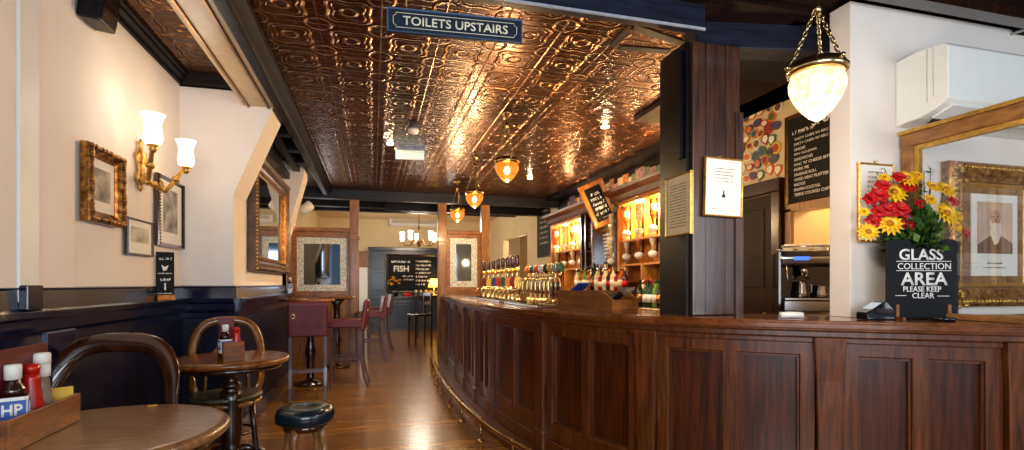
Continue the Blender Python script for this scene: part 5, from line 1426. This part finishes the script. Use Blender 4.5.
# ---------- far room ----------
t = thing('panelled_dresser', 'blue-black panelled wall cupboard and sideboard at the far end of the room', 'dresser', (0, YE-.012, 0))
fx0, fx1 = at(369, 284, Y=YE-.3).x, at(470, 284, Y=YE-.3).x
bw_ = wood('blue_black_panelling', '#10141e', '#2c3a4c', .35, (10, 10, 1.5), .3, .2)
ztp = at(400, 249, Y=YE-.3).z
MB().box(fx0, fx1, -.12, 0, .9, ztp).build('back_panel', bw_, t)
MB().box(fx0-.03, fx1, -.18, 0, ztp-.04, ztp+.05).build('cornice', 'navyrail', t, bevel=.01)
MB().box(fx0, fx1, -.5, 0, 0, .88).build('cupboard', bw_, t)
MB().box(fx0-.02, fx1, -.54, 0, .88, .93).build('top_board', 'turned', t, bevel=.006)
for k in range(5):
    xa = fx0+.08+k*(fx1-fx0)/5; d = MB().box(xa, xa+(fx1-fx0)/5-.08, -.525, -.5, .12, .80).build('door', bw_, t, bevel=.006)
    MB().box(xa+.08, xa+(fx1-fx0)/5-.16, -.535, -.526, .2, .72).build('door_panel', bw_, d, bevel=.01)
for k in range(2): MB().box(fx0+.05, fx0+.42, -.14, -.12, 1.1+k*.6, 1.6+k*.6).build('raised_panel', bw_, t, bevel=.01)
a = at(386, 254, Y=YE-.2); b = at(440, 293, Y=YE-.2)
t = framed('fish_board', 'large framed chalkboard of fish dishes on the far panelling', b.x-a.x, a.z-b.z, ((a.x+b.x)/2, YE-.135, b.z), 0, .06, .04, 'darkframe', 'blackboard', cat='menu board')
w, h = b.x-a.x, a.z-b.z
text_mesh('FISH', w*.28, h*.16, parent=t, y=-.014, x=-w*.22, z=h*.55, bold=.03)
m = MB(); scribble(m, -w*.40, -w*.05, h*.78, h*.07, -.014); scribble(m, -w*.2, w*-.02, h*.42, h*.045, -.014); scribble(m, -w*.18, 0, h*.33, h*.045, -.014)
for k in range(7): scribble(m, w*.05, w*(.22+.12*random.random()), h*(.80-.1*k), h*.05, -.014)
m.build('lettering', 'chalk', t)
# flowers, red tin, lamp and glasses on the dresser
def P(px, z, Y=YE-.4): q = at(px, 284, Y=Y); return (q.x, Y, z)
t = thing('far_flower_pot', 'pot of orange flowers on the far sideboard below the fish board', 'plant', P(395, .931))
MB().lathe([(.07, 0), (.10, .16), (.09, .17), (0, .15)], 14).build('pot', 'smoked', t)
m = MB(); mf = MB()
for k in range(50):
    a, e = random.uniform(0, 6.28), random.uniform(-.2, 1.5); r = random.uniform(.1, .2); p = Vector((r*math.cos(a)*math.cos(e), r*math.sin(a)*math.cos(e), .36+r*math.sin(e)))
    (mf if k % 2 else m).ball(p, .035, (1, 1, .6), 7, 5)
m.build('leaves', plain('dark_leaf', '#22381a', .6), t); mf.build('blooms', plain('orange_bloom', '#d88a1c', .6), t)
t = tag(MB().lathe([(.11, 0), (.12, .06), (.11, .10), (0, .11)], 14).build('red_dish', 'red', loc=P(407, .931)), 'low red dish on the far sideboard beside the orange flowers', 'dish')
t = thing('table_lamp', 'lit table lamp with a yellow shade on the far sideboard behind the pine post', 'lamp', P(434, .931, YE-.35))
MB().lathe([(.08, 0), (.03, .04), (.04, .12), (.015, .2), (.015, .28)], 14).build('base', 'brass', t)
MB().lathe([(.17, .26), (.10, .50), (.095, .50), (.165, .26)], 20).build('lamp_shade', glow('lit_yellow_shade', '#ffb030', 3), t)
for k, px in enumerate((416, 421, 426)):
    o = MB().lathe([(.035, 0), (.035, .004), (.005, .01), (.005, .08), (.035, .11), (.035, .18), (.033, .18), (0, .1)], 12).build('wine_glass', 'clearb', loc=P(px, .931, YE-.42))
    tag(o, 'wine glass on the far sideboard left of the yellow lamp, %s' % ('farthest from the lamp', 'middle one', 'closest to the lamp')[k], 'glass', 'wine glasses on the far sideboard')
# far table with chairs
q = at(424, 335, Z=0)
t = thing('far_table', 'dark pub table at the far end of the gangway beside the bar end', 'table', (q.x+.15, 12.9, 0))
MB().box(-.4, .4, -.35, .35, .97, 1.01).build('tabletop', 'turned', t, bevel=.006)
for sx in (-1, 1):
    for sy in (-1, 1): MB().box(sx*.35-.025, sx*.35+.025, sy*.3-.025, sy*.3+.025, 0, .97).build('leg', 'turned', t)
def sidechair(label, loc, rz):
    t = thing('far_chair', label, 'chair', loc, rz)
    MB().box(-.2, .2, -.2, .2, .62, .67).build('seat', 'turned', t, bevel=.01)
    for sx in (-1, 1):
        MB().box(sx*.18-.018, sx*.18+.018, -.19, -.155, 0, .62).build('leg', 'turned', t)
        MB().box(sx*.18-.018, sx*.18+.018, .155, .19, 0, 1.1).build('leg', 'turned', t)
    for z in (.85, 1.03): MB().box(-.18, .18, .16, .185, z, z+.06).build('back_rail', 'turned', t)
    for z in (.25,): MB().box(-.18, .18, -.18, -.165, z, z+.03).build('stretcher', 'turned', t)
    return t
q = at(420, 346, Z=0); sidechair('dark wooden high chair beside the far table, nearer the gangway', (q.x, q.y, 0), -PI/2+.3)
q = at(433, 343, Z=0); sidechair('dark wooden high chair partly behind the pine post at the far table', (q.x+.35, q.y-.1, 0), -.3)
# chandelier
c = at(419, 243, Y=12.4)
t = thing('chandelier', 'brass chandelier with five upright white shades in the far room', 'chandelier', c)
MB().lathe([(0, -.1), (.03, -.08), (.05, 0), (.02, .06), (.015, .3), (.03, .34), (.012, .4), (.012, 3.0-c.z)], 12).build('stem', 'brassdark', t)
for k in range(5):
    a = k*2*PI/5+.35; d = Vector((math.cos(a), math.sin(a), 0))
    MB().sweep([d*.03, d*.12+Vector((0, 0, .08)), d*.22+Vector((0, 0, -.06)), d*.33+Vector((0, 0, -.05)), d*.40+Vector((0, 0, .04))], .014, 7).build('arm', 'brassdark', t)
    MB().lathe([(.03, .04), (.055, .08), (.05, .18), (.06, .26), (.055, .26), (0, .06)], 12, Matrix.Translation(d*.40)).build('shade', sm, t)
# far air conditioner and wall heater
a = at(395, 217, Y=14.9); b = at(437, 227, Y=14.9)
t = thing('far_air_conditioner', 'long white air conditioner high on the far wall', 'air conditioner', ((a.x+b.x)/2, YE-.002, b.z))
w, h = b.x-a.x+.3, a.z-b.z
MB().prism([(0, 0), (0, h), (-.2, h), (-.22, h-.03), (-.2, .05), (-.12, 0)], 'x', -w/2, w/2).build('body', 'plastic', t, bevel=.01)
MB().box(-w/2+.05, w/2-.05, -.225, -.215, h*.3, h*.75).build('front_slot', plain('warm_grey', '#b8ae98', .5), t)
# white curtain / panel left of the dresser
a = at(360, 268, Y=15.0); b = at(368, 331, Y=15.0)
t = thing('far_door', 'narrow white door left of the far blue-black panelling', 'door', ((a.x+b.x)/2-.1, YE-.001, 0))
MB().box(-.35, .2, -.04, 0, 0, 1.75).build('leaf', 'white', t, bevel=.005)
MB().box(-.30, .14, -.045, -.04, .2, .8).build('panel', 'white', t, bevel=.01)
MB().box(-.4, .25, -.05, 0, 1.75, 2.2).build('top_panel', 'pine', t, bevel=.01)
# tall narrow board and things on the right wall beyond the back bar
a = at(538, 207, X=XR-.01); b = at(550, 262, X=XR-.01)
t = framed('tall_chalkboard', 'tall narrow dark board on the cream wall left of the far lit bay', abs(a.y-b.y), a.z-at(538, 258, X=XR-.01).z, (XR-.002, (a.y+b.y)/2, at(538, 258, X=XR-.01).z), -PI/2, .03, .03, 'darkframe', 'blackboard', cat='board')
m = MB(); hh_ = a.z-at(538, 258, X=XR-.01).z; ww_ = abs(a.y-b.y)
for k in range(7): scribble(m, -ww_*.3, ww_*.3, hh_*(.85-.1*k), .04, -.0135)
m.build('lettering', 'papery', t)
t = framed('side_room_picture', 'small dark picture on the wall seen through the opening beyond the bar', .6, .9, (4.298, 12.3, 1.4), -PI/2, .05, .03, 'darkframe', 'papery')

# ---------- light ----------
def area(name, loc, target, sx, sy, power, col, spread=None):
    l = bpy.data.lights.new(name, 'AREA'); l.shape = 'RECTANGLE'; l.size = sx; l.size_y = sy; l.energy = power; l.color = col
    if spread: l.spread = spread
    o = bpy.data.objects.new(name, l); COL.objects.link(o); o.location = loc
    o.rotation_euler = (Vector(target)-Vector(loc)).to_track_quat('-Z', 'Y').to_euler(); return o
def point(name, loc, power, col, r=.05):
    l = bpy.data.lights.new(name, 'POINT'); l.energy = power; l.color = col; l.shadow_soft_size = r
    o = bpy.data.objects.new(name, l); COL.objects.link(o); o.location = loc; return o
WARM = (1, .66, .32); WARMW = (1, .86, .68); COOL = (.82, .91, 1)
# assumed daylight from behind the camera: added area lights, no windows built
area('assumed_daylight_fill', (.3, -1.6, 1.7), (.6, 3, 1.3), 2.6, 1.5, 62, COOL)
area('assumed_daylight_fill', (3.8, -1.2, 1.7), (2.4, 2.5, 1.4), 1.8, 1.4, 22, COOL)
# pendants and sconces
for o in [x for x in bpy.data.objects if x.name.startswith('pendant_light')]:
    zr = min((c.matrix_basis @ Vector(c.bound_box[0])).z for c in bpy.data.objects if c.parent == o)
    point('pendant_lamp', (o.location.x, o.location.y, o.location.z+zr-.06), 25 if o.location.x < 1.5 else 12, WARM if o.location.x < 1.5 else WARMW, .06)
point('sconce_lamp', s1+Vector((.10, 0, .22)), 1.6, WARMW, .09); point('sconce_lamp', s2+Vector((.10, 0, .22)), 1.6, WARMW, .09)
for o in [x for x in bpy.data.objects if x.name.startswith('ceiling_spotlight')]:
    l = bpy.data.lights.new('ceiling_spot', 'SPOT'); l.energy = 60; l.color = WARMW; l.spot_size = 1.9; l.spot_blend = .7; l.shadow_soft_size = .03
    q = bpy.data.objects.new('ceiling_spot', l); COL.objects.link(q); q.location = o.location+Vector((0, 0, -.03))
for y in (yA0+.3, yA0+.9, yB0+.3, yB0+.95):
    point('bay_lamp', (XF_+.12, y, 2.20), 20, (1, .74, .36), .03)
point('bay_lamp', (XF_+.05, (yM0+yM1)/2, 2.15), 4, (1, .78, .45), .03)
for y in (5.0, 6.3, 7.6): point('assumed_cornice_uplight', (2.96, y, 2.52), 5, (1, .55, .22), .05)  # assumed uplights over the back bar; no fittings built
point('added_servery_fill', (2.6, 3.1, 1.9), 5, WARM, .08)  # added fill light behind the bar, without a fitting
point('added_alcove_fill', (3.65, 3.0, 2.0), 6, WARM, .06)  # added point light to brighten the recess; no lamp there
point('chandelier_lamp', c*1 if False else (bpy.data.objects['chandelier'].location+Vector((0, 0, .3))), 35, WARMW, .3)
point('added_far_room_fill', (1.5, 11.0, 2.5), 12, WARMW, .2)  # added point light filling the far room, no fitting of its own
point('added_side_room_fill', (3.8, 12, 2.4), 25, WARMW, .2)  # unseen light added to fill the side room
area('added_far_daylight_fill', (-1.2, 13.4, 1.6), (1, 13.2, 1.2), 1.2, 1.2, 14, COOL)  # added cool fill standing in for daylight; no window built here
point('table_lamp_light', Vector(P(434, 1.35, YE-.35)), 6, WARM, .1)
point('globe_lamp', at(291, 222, X=XF+.16)+Vector((0, 0, .2)), 4, WARMW, .06)

w = bpy.data.worlds.new('assumed_ambient_daylight'); sc.world = w; w.use_nodes = True
bg = w.node_tree.nodes['Background']; bg.inputs[0].default_value = (.66, .80, 1, 1); bg.inputs[1].default_value = .13  # uniform pale-blue ambient, assumed daylight entering by the open end of the room

# ---------- camera ----------
cam = bpy.data.cameras.new('camera'); co = bpy.data.objects.new('camera', cam); COL.objects.link(co)
cam.sensor_width = 36; cam.lens = F/1024*36; cam.shift_y = 59/1024; cam.clip_start = .02; cam.clip_end = 100
co.location = (0, 0, EYE); co.rotation_euler = (PI/2, 0, -TH)
sc.camera = co
sc.view_settings.view_transform = 'Standard'; sc.view_settings.look = 'None'; sc.view_settings.gamma = 1
sc.view_settings.exposure = .9
sc.cycles.use_denoising = True
sc.cycles.max_bounces = 8; sc.cycles.sample_clamp_indirect = 6
try: sc.cycles.use_light_tree = True
except Exception: pass
